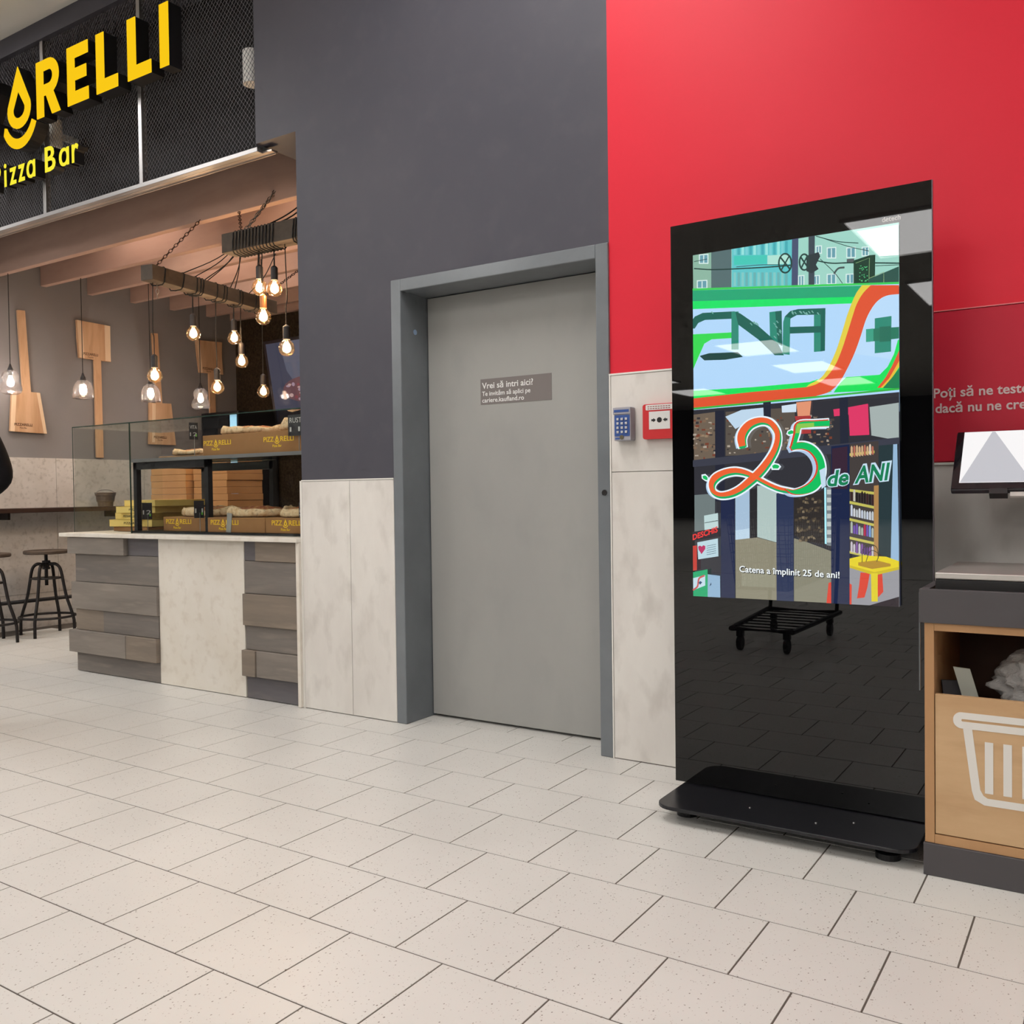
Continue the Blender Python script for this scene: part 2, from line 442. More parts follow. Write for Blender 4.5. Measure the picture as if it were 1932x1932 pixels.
# ------------------------------------------------------------------ the bar's shell
XL, YB = -7.70, 3.15
wl = struct(MB().box(XL - .2, XL, .30, YB + .2, 0, Z_C).build('wall_left', M_BARWALL))
for (y0, y1) in ((.302, 1.155), (1.155, 2.02), (2.02, 2.9), (2.9, 3.148)):
    for (z0, z1) in ((.0, .295), (.295, 1.0), (1.0, 1.448)):
        MB().box(XL, XL + .012, y0 + .0015, y1 - .0015, z0 + .0015, z1 - .0015).build('panel', M_CONCL, wl)
wb = struct(MB().box(XL, -2.0, YB, YB + .2, 0, Z_C).build('wall_back', M_MOSS))
struct(MB().box(-3.0, -2.9, .305, YB, 0, Z_C).build('wall_bar_right', M_BARWALL))
struct(MB().box(XL, -3.0, .305, YB, 3.75, 3.85).build('ceiling_bar', mat('bar ceiling', (70, 58, 52), .8)))
names = ['nearest the mesh sign', 'second behind the mesh sign', 'third behind the mesh sign', 'fourth behind the mesh sign', 'fifth behind the mesh sign', 'sixth behind the mesh sign', 'last, against the dark back wall']
for k in range(7):
    y = .63 + .43 * k if k < 6 else 3.08
    b = MB().box(XL + .001, -3.001, y, y + .055, 2.915, 3.40).build('ceiling_beam', M_BEAM, bevel=.004)
    tag(b, 'pinkish wooden ceiling beam, ' + names[k], 'beam', 'wooden beams under the bar ceiling')
# ------------------------------------------------------------------ mesh fascia over the bar
M_MESH = mat('dark expanded metal', (96, 94, 98), .45, .3)
mf = thing('mesh_fascia', (-6.0, .03, 2.93), 'dark expanded metal mesh fascia with pale uprights above the bar opening', 'fascia')
mull = [-3.812, -4.81, -5.822, -6.834, -7.846, -8.9]
CW, CH = .0150, .0170
for i in range(5):
    x1, x0 = mull[i], mull[i + 1]
    mm = MB(); nx = int((x1 - x0) / CW)
    t = .0011
    for c in range(nx + 1):
        xc = x0 + c * CW
        n = int((4.06 - 2.95) / (CH / 2)) + 1
        L = []
        for k in range(n + 1):
            z = 2.95 + (k // 4) * CH * 2 + (0, CH * .32, CH, CH * 1.32)[k % 4]
            sgn = (1, 1, -1, -1)[k % 4] * (1 if c % 2 else -1)
            if z > 4.06: break
            L.append((xc + sgn * (CW / 2 - .0014), z))
        for k in range(len(L) - 1):
            (a, za), (b, zb) = L[k], L[k + 1]
            mm.add([(a - t, .03, za), (a + t, .032, za), (b + t, .032, zb), (b - t, .03, zb)], [(0, 1, 2, 3)])
    stuff(mm.build('mesh_sheet', M_MESH, mf, rec=False))
for x in mull[1:]:
    MB().box(x - .016, x + .016, .014, .05, 2.945, 4.058).build('upright', M_ALU, mf, bevel=.002)
MB().box(-9, -3.812, .012, .05, 2.925, 2.950).build('bottom_rail', M_ALU, mf, bevel=.002)
tr = MB(); tr.box(-9, -3.745, .052, .095, 2.926, 2.936); tr.box(-9, -3.745, .080, .086, 2.918, 2.926)
tr.build('tray', mat('warm aluminium', (190, 176, 166), .3, .8), mf)
MB().box(-9, -3.82, .285, .30, 3.05, 4.058).build('backing', mat('fascia backing', (20, 19, 21), .8), mf)
for (x, z, nm) in ((-3.96, 3.44, 'white cylindrical lamp behind the mesh beside the grey wall'), (-5.87, 3.50, 'white cylindrical lamp behind the mesh below the lit drop emblem')):
    t = thing('spot_lamp', (x, .12, z - .09), nm, 'lamp')
    MB().lathe([(0, -.09), (.05, -.09), (.05, .09), (0, .09)], (x, .12, z), 16).build('housing', M_WHITE, t)
    MB().box(x - .012, x + .012, .15, .284, z - .02, z + .02).build('bracket', M_WHITE, t)

# ------------------------------------------------------------------ the lit letters
M_YEL = mat('yellow letter face', (24, 18, 2), .9, 0., 0., emit=(255, 205, 24), es=.95)
M_YEL2 = mat('lemon letter face', (24, 22, 4), .9, 0., 0., emit=(255, 240, 60), es=.95)
M_RET = mat('letter return', (22, 21, 23), .5)
sg = thing('shop_sign', (-5.75, 0.0, 3.15), 'yellow illuminated letters PIZZARELLI Pizza Bar mounted on the dark mesh', 'sign')
def letter(nm, loops, y0=-.10, y1=-.012, face=M_YEL):
    o = MB().prism(loops, XZ(0), y0 + .004, y1).build(nm, M_RET, sg)
    MB().prism(loops, XZ(0), y0, y0 + .0039).build('face', face, o)
    return o
Z0, Z1, SW, SH = 3.487, 3.836, .078, .075
def rectl(x0, x1, z0, z1): return [(x0, z0), (x1, z0), (x1, z1), (x0, z1)]
def L_(x0, x1): return [[(x0, Z0), (x1, Z0), (x1, Z0 + SH), (x0 + SW, Z0 + SH), (x0 + SW, Z1), (x0, Z1)]]
def E_(x0, x1):
    zm = (Z0 + Z1) / 2
    return [[(x0, Z0), (x1, Z0), (x1, Z0 + SH), (x0 + SW, Z0 + SH), (x0 + SW, zm - .035), (x1 - .02, zm - .035), (x1 - .02, zm + .038), (x0 + SW, zm + .038), (x0 + SW, Z1 - SH), (x1, Z1 - SH), (x1, Z1), (x0, Z1)]]
def bowl(x0, x1, zb, full):
    r = (Z1 - zb) / 2; cx = x1 - r; cz = zb + r
    out = [(x0, Z1)] + [(cx + r * math.cos(a), cz + r * math.sin(a)) for a in [math.radians(90 - 15 * i) for i in range(13)]]
    ri = r - .068
    inn = [(x0 + SW, cz + ri), (cx, cz + ri)] + [(cx + ri * math.cos(a), cz + ri * math.sin(a)) for a in [math.radians(75 - 15 * i) for i in range(11)]] + [(cx, cz - ri), (x0 + SW, cz - ri)]
    return out, inn
def P_(x0, x1):
    o, i = bowl(x0, x1, Z0 + .12, 0)
    return [o + [(x0 + SW, Z0 + .12), (x0 + SW, Z0), (x0, Z0)], i]
def R_(x0, x1):
    zb = Z0 + .128
    o, i = bowl(x0, x1 - .012, zb, 0)
    o = o[:-2]
    return [o + [(x1 - .075, zb + .012), (x1, Z0), (x1 - .092, Z0), (x1 - .155, zb), (x0 + SW, zb), (x0 + SW, Z0), (x0, Z0)], i]
def Z_(x0, x1): return [[(x0, Z0), (x1, Z0), (x1, Z0 + SH), (x0 + .10, Z0 + SH), (x1, Z1 - SH), (x1, Z1), (x0, Z1), (x0, Z1 - SH), (x1 - .10, Z1 - SH), (x0, Z0 + SH)]]
letter('letter', P_(-7.15, -6.92)); letter('letter', [rectl(-6.84, -6.762, Z0, Z1)]); letter('letter', Z_(-6.68, -6.44)); letter('letter', Z_(-6.375, -6.135))
letter('letter', R_(-5.690, -5.431)); letter('letter', E_(-5.353, -5.136)); letter('letter', L_(-5.055, -4.846)); letter('letter', L_(-4.752, -4.537)); letter('letter', [rectl(-4.458, -4.380, Z0, Z1)])
# drop emblem and its smile
dc = (-5.895, 3.600)
def arc(rx, rz, a0, a1, st): return [(dc[0] + rx * math.cos(math.radians(a)), dc[1] + rz * math.sin(math.radians(a))) for a in range(a0, a1, st)]
letter('drop_emblem', [[(-5.900, 3.872)] + arc(.135, .122, 15, -196, -15), [(-5.900, 3.715)] + arc(.068, .055, 10, -191, -20)])
letter('smile_emblem', [arc(.218, .250, -28, -153, -8) + [(dc[0] - .172, dc[1] - .085)] + arc(.168, .185, -150, -29, 8)])
for ch, x0, x1, h in (('P', -6.29, -6.17, .155), ('i', -6.125, -6.10, .15), ('z', -6.058, -5.983, .108), ('z', -5.956, -5.882, .108), ('ɑ', -5.858, -5.762, .112), ('B', -5.648, -5.535, .155), ('ɑ', -5.492, -5.388, .112), ('r', -5.355, -5.288, .112)):
    o = MB().text(ch, XZ(0), -.076, -.01, x0, 3.152, w=x1 - x0, h=h, bold=.012).build('small_letter', M_RET, sg)
    MB().text(ch, XZ(0), -.080, -.0762, x0, 3.152, w=x1 - x0, h=h, bold=.012).build('face', M_YEL2, o)

# ------------------------------------------------------------------ serving counter
M_STONE = noisy('cream counter board', (240, 233, 222), (232, 223, 209), 2.5, .5, c3=(196, 180, 158), s3=16, amt3=.3)
PL = [noisy('grey stained plank %d' % i, a, b, 6, .7, (.25, 1, 2.2), c3=c, s3=12, amt3=.5) for i, (a, b, c) in enumerate((
    ((146, 136, 127), (126, 118, 111), (174, 161, 148)), ((132, 124, 117), (114, 107, 102), (160, 149, 138)), ((144, 130, 116), (126, 115, 104), (180, 162, 144)), ((112, 108, 110), (100, 96, 98), (136, 127, 124))))]
ct = thing('serving_counter', (-4.55, .4, 0), 'counter clad in grey stained planks and a cream panel below the glass case', 'counter')
MB().box(-5.53, -3.518, .035, .78, .0, .852).build('body', mat('counter carcass', (80, 74, 70), .8), ct)
MB().box(-5.652, -3.514, -.045, .82, .855, .879).build('countertop', M_STONE, ct, bevel=.003)
MB().box(-4.700, -3.962, -.003, .034, .003, .853).build('front_panel', M_STONE, ct, bevel=.002)
MB().box(-3.536, -3.514, -.03, .034, .003, .854).build('end_trim', M_STONE, ct, bevel=.001)
rows = [.853, .748, .571, .399, .266, .124, .003]
def plank(x0, x1, r, p, m):
    z1, z0 = rows[r] - .001, rows[r + 1] + .001
    MB().box(x0, x1, -p, .033, z0, z1).build('plank', PL[m], ct, bevel=.0015, seg=1)
for a in ((-5.585, -4.997, 0, .030, 0), (-4.995, -4.702, 0, .000, 3), (-5.54, -4.702, 1, .004, 1), (-5.565, -4.702, 2, .020, 0), (-5.54, -5.246, 3, .006, 2), (-5.244, -4.702, 3, .010, 1),
          (-5.585, -4.997, 4, .032, 0), (-4.995, -4.702, 4, .030, 2), (-5.545, -4.702, 5, .002, 1),
          (-3.960, -3.862, 0, .000, 3), (-3.860, -3.538, 0, .014, 2), (-3.955, -3.538, 1, .006, 1), (-3.960, -3.538, 2, .020, 2), (-3.952, -3.538, 3, .004, 1), (-3.966, -3.862, 4, .028, 2), (-3.860, -3.538, 4, .020, 0), (-3.952, -3.538, 5, .002, 3)):
    plank(*a)

# ------------------------------------------------------------------ glass case on the counter
M_GLASS = thin_glass('case glass', (252, 254, 253), 1.6)
M_GEDGE = mat('green glass edge', (54, 74, 66), .15)
M_FR = mat('case black frame', (30, 28, 30), .45)
gc = thing('display_case', (-4.56, .4, .879), 'glass display case standing on the pizza counter', 'display case')
zc0, zc1 = .880, 1.555
MB().box(-5.615, -5.023, .044, .050, zc0, zc1).build('front_pane', M_GLASS, gc)
MB().box(-5.019, -3.516, .044, .050, zc0, zc1).build('front_pane', M_GLASS, gc)
MB().box(-5.615, -5.609, .052, .70, zc0, zc1).build('side_pane', M_GLASS, gc)
MB().box(-5.615, -3.516, .052, .70, zc1 - .006, zc1).build('top_pane', M_GLASS, gc)
MB().box(-5.617, -3.516, .041, .043, zc1 - .004, zc1 + .001).build('edge', M_GEDGE, gc)
MB().box(-5.617, -5.614, .041, .0435, zc0, zc1).build('edge', M_GEDGE, gc)
MB().box(-5.0225, -5.0195, .0415, .050, zc0, zc1).build('edge', M_GEDGE, gc)
MB().box(-5.08, -3.516, .10, .64, 1.318, 1.330).build('shelf', thin_glass('shelf glass', (226, 238, 232), 1.5), gc)
MB().box(-5.08, -3.516, .093, .099, 1.314, 1.334).build('shelf_edge', M_ALU, gc)
fb = MB()
MB().box(-5.085, -3.52, .085, .68, .8795, .893).build('frame_base', M_FR, gc)
for x in (-5.07, -4.40):
    MB().box(x - .016, x + .016, .11, .142, .893, 1.312).build('frame_post', M_FR, gc)
MB().box(-5.086, -4.384, .11, .142, 1.27, 1.314).build('frame_rail', M_FR, gc)
for x in (-5.045, -4.40):
    MB().box(x - .018, x + .018, .60, .636, .893, 1.312).build('frame_post', M_FR, gc)
MB().box(-5.063, -4.384, .60, .636, 1.265, 1.314).build('frame_rail', M_FR, gc)
MB().box(-5.063, -5.043, .144, .598, 1.28, 1.312).build('frame_rail', M_FR, gc)

# cardboard display boxes with the house print, pizzas on them
M_CARD = noisy('brown cardboard', (176, 128, 82), (166, 118, 74), 6, .7)
M_PRINT = mat('glowing yellow print', (250, 205, 40), .6, emit=(250, 205, 40), es=.12)  # faint emission added to brighten the print, which is no lamp
M_CRUST = noisy('baked crust', (246, 216, 174), (214, 160, 106), 26, .75, bump=.5, c3=(120, 70, 40), s3=48, amt3=.6, lo=.45, hi=.75)
M_TOP = noisy('pizza topping', (150, 52, 34), (206, 150, 96), 36, .6, bump=.5, c3=(110, 34, 26), s3=60, amt3=.6)
def card_box(x0, x1, y0, y1, z0, z1, label, tx):
    t = thing('cardboard_box', ((x0 + x1) / 2, (y0 + y1) / 2, z0), label, 'box', 'printed cardboard boxes in the glass case')
    MB().box(x0, x1, y0, y1, z0, z1).build('body', M_CARD, t, bevel=.003)
    p = MB(); fm = XZ(y0 - .0005); W = .235; h = .027; zt = z0 + (z1 - z0) * .52
    p.text('PIZZ', fm, -.0004, 0, tx, zt, w=W * .34, h=h, bold=.01); p.text('RELLI', fm, -.0004, 0, tx + W * .56, zt, w=W * .44, h=h, bold=.01)
    dx, dz = tx + W * .45, zt + .008
    p.prism([[(dx, zt + .034)] + [(dx + .012 * math.cos(math.radians(a)), dz + .012 * math.sin(math.radians(a))) for a in range(25, -206, -15)],
             [(dx, zt + .020)] + [(dx + .005 * math.cos(math.radians(a)), dz + .005 * math.sin(math.radians(a))) for a in range(20, -201, -20)]], fm, -.0004, 0)
    p.stroke([(dx + .019 * math.cos(math.radians(a)), dz + .019 * math.sin(math.radians(a))) for a in range(-20, -161, -14)], .005, fm, -.0004)
    p.text('Pizza Bar', fm, -.0004, 0, tx + W * .30, zt - .030, w=W * .3, h=.014, bold=.01)
    p.build('print', M_PRINT, t, rec=False)
    return t
ZB, ZU = .893, 1.330
card_box(-4.862, -4.387, .155, .50, ZB, ZB + .085, 'brown printed box under the left lower pizza in the case', -4.835)
card_box(-4.383, -3.905, .10, .45, ZB, ZB + .085, 'brown printed box with a strip of grey tape on the lower shelf', -4.355)
card_box(-3.900, -3.545, .10, .45, ZB, ZB + .085, 'brown printed box under the right lower pizza near the grey wall', -3.85)
card_box(-4.450, -3.945, .13, .46, ZU, ZU + .122, 'brown printed box on the upper glass shelf, left one', -4.44)
card_box(-3.938, -3.545, .12, .46, ZU, ZU + .122, 'brown printed box on the upper glass shelf beside the grey wall', -3.925)
tape = MB().obox((-4.195, .0975, .948), (.020, .0012, .055), (1, 0, -.12), (0, 1, 0), (.12, 0, 1)).build('tape_strip', mat('grey tape', (168, 164, 158), .45))
tag(tape, 'strip of grey tape stuck across the lower middle box', 'tape')
def pizza(cx, cy, z, rx, ry, seed, label, h=.048):
    rnd = random.Random(seed); t = thing('pizza', (cx, cy, z), label, 'pizza', 'pizzas in the glass case')
    n = 40; ph = [rnd.uniform(0, 6.28) for _ in range(6)]
    def wob(a, k): return math.sin(a * 3 + ph[k]) * .5 + math.sin(a * 5 + ph[k + 1]) * .3 + math.sin(a * 9 + ph[k + 2]) * .2
    prof = [(.93, .001), (1.0, .25), (.99, .7), (.93, 1.0), (.85, .8), (.80, .5)]
    vs = []; fs = []
    for r, hh in prof:
        for j in range(n):
            a = 2 * math.pi * j / n; k = 1 + .05 * wob(a, 0); zz = hh * h * (1 + .38 * wob(a, 3)) + (.02 * h)
            vs.append((cx + rx * r * k * math.cos(a), cy + ry * r * k * math.sin(a), z + max(zz, .001)))
    for i in range(len(prof) - 1):
        for j in range(n): fs.append((i * n + j, i * n + (j + 1) % n, (i + 1) * n + (j + 1) % n, (i + 1) * n + j))
    fs.append(tuple(range(n))[::-1])
    MB().add(vs, fs).build('crust', M_CRUST, t, smooth=True)
    vs = [(cx, cy, z + h * 1.1)]; fs = []
    for r in (.3, .55, .78, .86):
        for j in range(n):
            a = 2 * math.pi * j / n; k = 1 + .05 * wob(a, 0)
            vs.append((cx + rx * r * k * math.cos(a), cy + ry * r * k * math.sin(a), z + h * (1.02 if r < .5 else .85 if r < .7 else .6 if r < .85 else .35) + rnd.uniform(0, h * .3)))
    for j in range(n): fs.append((0, 1 + j, 1 + (j + 1) % n))
    for i in range(3):
        for j in range(n): fs.append((1 + i * n + j, 1 + i * n + (j + 1) % n, 1 + (i + 1) * n + (j + 1) % n, 1 + (i + 1) * n + j))
    MB().add(vs, fs).build('topping', M_TOP, t, smooth=True)
pizza(-4.615, .33, ZB + .087, .215, .16, 1, 'pizza on the left lower box behind the black frame')
pizza(-4.14, .275, ZB + .087, .215, .17, 2, 'pizza with red topping on the taped lower box')
pizza(-3.725, .275, ZB + .087, .165, .17, 3, 'pizza on the right lower box next to the grey wall')
pizza(-4.20, .30, ZU + .124, .220, .155, 4, 'pizza on the left box of the upper glass shelf', .040)
pizza(-3.745, .30, ZU + .124, .18, .165, 5, 'puffy pizza on the right box of the upper glass shelf', .055)
pizza(-4.70, .35, ZU + .020, .225, .18, 6, 'pizza on a thin board at the left of the upper shelf', .034)
tag(MB().box(-4.93, -4.48, .18, .52, ZU + .0005, ZU + .018).build('serving_board', noisy('pale board', (188, 150, 112), (168, 130, 94), 8, .6, (.3, 1, 1)), bevel=.004), 'thin wooden board under the upper left pizza', 'board')

# chalk price cards on clips
M_SLATE = mat('slate card', (52, 50, 52), .5); M_CHALK = mat('chalk', (214, 212, 208), .8); M_GRN = mat('green sticker', (120, 214, 70), .5)
def price_card(x, y, z, wd, hg, lines, label, rz=0., foot=None):
    t = thing('price_card', (x, y, foot if foot else z), label, 'price card', 'chalk price cards in the glass case')
    ux = Vector((math.cos(rz), math.sin(rz), 0)); uy = Vector((-math.sin(rz), math.cos(rz), 0))
    fm = lambda u, v, d: tuple(Vector((x, y, z)) + ux * u + uy * d + Vector((0, 0, v)))
    MB().prism([rectl(-wd / 2, wd / 2, 0, hg)], fm, 0, .003).build('slate', M_SLATE, t)
    p = MB()
    for s, v, hh in lines: p.text(s, fm, -.0006, -.0002, -wd * .42, v * hg, w=wd * .8, h=hh * hg)
    p.build('chalk_writing', M_CHALK, t, rec=False)
    MB().prism([rectl(wd * .22, wd * .36, hg * .18, hg * .34)], fm, -.0006, -.0003).build('sticker', M_GRN, t)
    if foot is not None:
        MB().tube([(x, y + .004, foot), (x, y + .004, z + hg * .3)], .002, 6).build('clip', M_ALU, t)
    return t
price_card(-3.618, .085, 1.415, .155, .112, (('RUSTIC', .62, .24), ('11.', .2, .22)), 'black chalk card with the word RUSTIC on the upper shelf', foot=1.336)
price_card(-3.60, .088, .955, .10, .105, (('S 11', .35, .3),), 'black chalk card leaning by the right lower pizza', -.35, foot=.8935)
price_card(-4.475, .088, 1.43, .05, .098, (('VITA', .62, .22), ('12', .2, .22)), 'narrow black chalk card left of the upper boxes', 1.25, foot=1.336)
price_card(-4.925, .088, .965, .06, .10, (('12', .3, .25),), 'small chalk card on a clip beside the yellow boxes', 1.3, foot=.8935)
price_card(-4.44, .088, .975, .06, .10, (('11', .3, .25),), 'small chalk card on a clip between the lower pizzas', 1.35, foot=.8935)

# yellow takeaway boxes in a stack
M_YBOX = noisy('yellow carton', (255, 226, 138), (250, 216, 122), 4, .6); M_INK = mat('dark ink', (60, 46, 24), .7)
zz = .8805
for k, (cx, cy, rz, m, wd, nm) in enumerate(((-5.29, .40, -.05, M_CARD, .38, 'plain brown takeaway box at the bottom of the carton stack'), (-5.31, .40, .08, M_YBOX, .40, 'yellow takeaway box, second from the bottom of the stack'),
        (-5.31, .41, -.16, M_YBOX, .36, 'yellow takeaway box turned askew, middle of the stack'), (-5.25, .40, .05, M_YBOX, .38, 'yellow takeaway box, second from the top of the stack'), (-5.19, .41, -.14, M_YBOX, .40, 'yellow takeaway box on top of the stack'))):
    h = (.030, .045, .042, .042, .040)[k]
    t = thing('pizza_carton', (cx, cy, zz), nm, 'pizza box', 'stack of takeaway boxes in the glass case')
    ux = Vector((math.cos(rz), math.sin(rz), 0)); uy = Vector((-math.sin(rz), math.cos(rz), 0)); zc = zz + h / 2
    MB().obox((cx, cy, zc), (wd / 2, .175, h / 2 - .0008), ux, uy, (0, 0, 1)).build('carton', m, t, bevel=.002)
    MB().obox((cx, cy, zz + h - .0006), (wd / 2 + .002, .177, .0007), ux, uy, (0, 0, 1)).build('lid_edge', m, t)
    if k:
        fm = lambda u, v, d, cx=cx, cy=cy, zb=zz, ux=ux, uy=uy: tuple(Vector((cx, cy, zb)) + ux * u - uy * (.1752 - d) + Vector((0, 0, v)))
        MB().text('PIZZARELLI', fm, -.0006, -.0002, -.06, h * .36, w=.15, h=h * .32, bold=.01).build('print', M_INK, t, rec=False)
    zz += h + .0004
# ------------------------------------------------------------------ along the bar's left wall
M_DWOOD = noisy('dark wood ledge', (66, 46, 38), (52, 36, 30), 8, .5, (1, .3, 1))
M_IRON = mat('black iron', (38, 34, 34), .45, .4)
lg = thing('wall_ledge', (XL + .15, 1.7, .98), 'dark wooden drinking ledge along the left wall', 'ledge')
MB().box(XL + .013, XL + .33, .32, 2.60, .985, 1.022).build('board', M_DWOOD, lg, bevel=.004)
for y in (.6, 1.6, 2.5): MB().box(XL + .013, XL + .25, y, y + .02, .93, .984).build('bracket', M_IRON, lg)
rl = thing('foot_rail', (XL + .18, 1.7, .255), 'black foot rail along the left wall under the ledge', 'rail')
MB().tube([(XL + .18, .32, .255), (XL + .18, 2.60, .255)], .016, 10).build('bar', M_IRON, rl, smooth=True)
for y in (.34, 1.45, 2.56): MB().tube([(XL + .013, y, .255), (XL + .18, y, .255)], .01, 8).build('bracket', M_IRON, rl)

def stool(x, y, label, rz):
    t = thing('bar_stool', (x, y, 0), label, 'stool', 'iron bar stools at the ledge')
    M_SEAT = noisy('stool seat wood', (96, 82, 70), (72, 60, 52), 10, .6, (1, .3, 1))
    MB().lathe([(0, .655), (.158, .655), (.165, .662), (.165, .677), (.158, .684), (0, .684)], (x, y, 0), 32).build('seat', M_SEAT, t, smooth=True, auto=40)
    MB().lathe([(0, .40), (.013, .40), (.013, .655), (0, .655)], (x, y, 0), 12).build('spindle', M_IRON, t)
    MB().lathe([(0, .53), (.03, .53), (.03, .545), (.024, .55), (.024, .575), (.03, .58), (.03, .60), (0, .60)], (x, y, 0), 12).build('collar', M_IRON, t)
    MB().lathe([(0, .452), (.112, .452), (.116, .458), (.112, .464), (0, .464)], (x, y, 0), 24).build('disc', M_IRON, t, smooth=True, auto=40)
    for k in range(4):
        a = rz + k * math.pi / 2; c, s = math.cos(a), math.sin(a)
        prof = [(.02, .568), (.07, .572), (.105, .545), (.122, .49), (.132, .43), (.155, .31), (.190, .20), (.208, .135), (.212, .10), (.214, 0.0)]
        pts = spline([(x + r * c, y + r * s, z) for r, z in prof], 4)
        MB().tube(pts, .0125, 8).build('leg', M_IRON, t, smooth=True)
    ring = [(x + .205 * math.cos(2 * math.pi * i / 32), y + .205 * math.sin(2 * math.pi * i / 32), .15) for i in range(32)]
    MB().tube(ring, .010, 8, closed=True).build('foot_ring', M_IRON, t, smooth=True)
stool(-7.22, .775, 'black iron stool with screw seat standing beside the plank counter', .61)
stool(-7.22, .31, 'black iron stool at the left edge, cut off by the picture', .61)

# wooden pizza peels hung on the left wall
M_PW = noisy('light oak', (222, 182, 144), (204, 160, 122), 9, .55, (1, 1, .15), c3=(150, 102, 68), s3=20, amt3=.3)
M_PS = noisy('pale sapwood', (244, 216, 182), (234, 204, 170), 9, .55, (1, 1, .15))
M_BURN = mat('branded mark', (70, 44, 28), .8)
def peel(blade, handle, saps, label, tx, tz, tw, zb):
    ys = [p[0] for p in blade]
    t = thing('pizza_peel', (XL + .02, sum(ys) / len(ys), zb), label, 'pizza peel', 'wooden pizza peels on the left wall')
    bl = MB().prism([blade], YZ(XL), .012, .034).build('blade', M_PW, t, bevel=.003)
    MB().prism([handle], YZ(XL), .0125, .0335).build('handle', M_PW, t, bevel=.003)
    for sp in saps: MB().prism([sp], YZ(XL), .0345, .0352).build('sapwood_edge', M_PS, t)
    MB().text('PIZZARELLI', YZ(XL + .0356), .0004, 0, tx, tz, w=tw, h=.022, bold=.01).text('Pizza Bar', YZ(XL + .0356), .0004, 0, tx + tw * .3, tz - .022, w=tw * .4, h=.012).build('branding', M_BURN, t, rec=False)
peel([(.752, 1.66), (1.070, 1.653), (1.017, 2.0), (.775, 2.0)], [(.87, 1.99), (.94, 1.99), (.905, 2.68), (.838, 2.675)], [[(.755, 1.662), (.79, 1.66), (.815, 2.0), (.777, 1.998)], [(1.04, 1.655), (1.068, 1.655), (1.015, 1.998), (.985, 1.998)]],
     'wooden pizza peel with its blade down, left of the other wall peels', .79, 1.71, .15, 1.655)
peel([(1.363, 2.672), (1.690, 2.662), (1.684, 2.49), (1.690, 2.335), (1.378, 2.338), (1.366, 2.50)], [(1.522, 2.345), (1.592, 2.345), (1.596, 1.46), (1.526, 1.46)], [[(1.368, 2.67), (1.415, 2.668), (1.43, 2.34), (1.382, 2.342)], [(1.630, 2.663), (1.686, 2.660), (1.686, 2.338), (1.632, 2.338)]],
     'wooden pizza peel with its blade up, behind the left bell lamp', 1.42, 2.37, .14, 1.46)
peel([(2.068, 1.60), (2.368, 1.60), (2.324, 2.003), (2.080, 1.995)], [(2.16, 1.99), (2.225, 1.99), (2.19, 2.663), (2.123, 2.659)], [[(2.10, 1.62), (2.13, 1.62), (2.15, 1.99), (2.11, 1.99)]],
     'wooden pizza peel with its blade down, behind the middle bell lamp', 2.12, 1.66, .14, 1.60)
peel([(2.624, 2.660), (2.951, 2.675), (2.945, 2.52), (2.957, 2.345), (2.661, 2.337), (2.640, 2.5)], [(2.775, 2.345), (2.850, 2.345), (2.862, 1.47), (2.790, 1.47)], [[(2.63, 2.655), (2.67, 2.657), (2.70, 2.342), (2.665, 2.342)]],
     'wooden pizza peel with its blade up, nearest the dark back wall', 2.70, 2.375, .15, 1.47)

bk = thing('tin_bucket', (XL + .19, 1.50, 1.0225), 'small tin bucket standing on the ledge of the left wall', 'bucket')
M_TIN = noisy('dull tin', (150, 132, 116), (122, 104, 90), 20, .4, metal=.6)
MB().lathe([(0, 0), (.062, 0), (.066, .04), (.073, .042), (.080, .095), (.086, .097), (.088, .118), (.092, .120), (.088, .124), (.080, .118), (.060, .006), (0, .006)], (XL + .19, 1.50, 1.0225), 24).build('pail', M_TIN, bk, smooth=True, auto=50)
MB().tube([(XL + .19, 1.50 + .09 * math.cos(a), 1.135 + .035 * math.sin(a)) for a in [math.pi * i / 12 for i in range(13)]], .003, 6).build('handle', M_ALU, bk)

# ------------------------------------------------------------------ pendant lamps
M_CORD = mat('black cord', (22, 20, 20), .7); M_SOCK = mat('dark socket', (46, 42, 42), .45)
M_GB = thin_glass('bulb glass', (255, 236, 208), 1.2, .02, .008, (255, 210, 150))
M_GS = thin_glass('smoked shade glass', (226, 218, 214), 1.6, .05, .075, (216, 208, 204))
M_FIL = mat('warm filament', (255, 200, 130), .5, emit=(255, 196, 120), es=26)
M_FIL2 = mat('white lamp core', (255, 240, 220), .5, emit=(255, 226, 196), es=24)
def lamp_light(parent, loc, watts, col=(1, .80, .60)):
    l = bpy.data.lights.new('bulb_light', 'POINT'); l.energy = watts; l.color = col; l.shadow_soft_size = .03
    o = bpy.data.objects.new('bulb_light', l); COL.objects.link(o); o.parent = parent; o.location = Vector(loc) - parent.location
BULB = [(.013, .062), (.015, .050), (.026, .042), (.040, .026), (.0475, .0), (.044, -.020), (.032, -.036), (.016, -.045), (.0005, -.0475)]
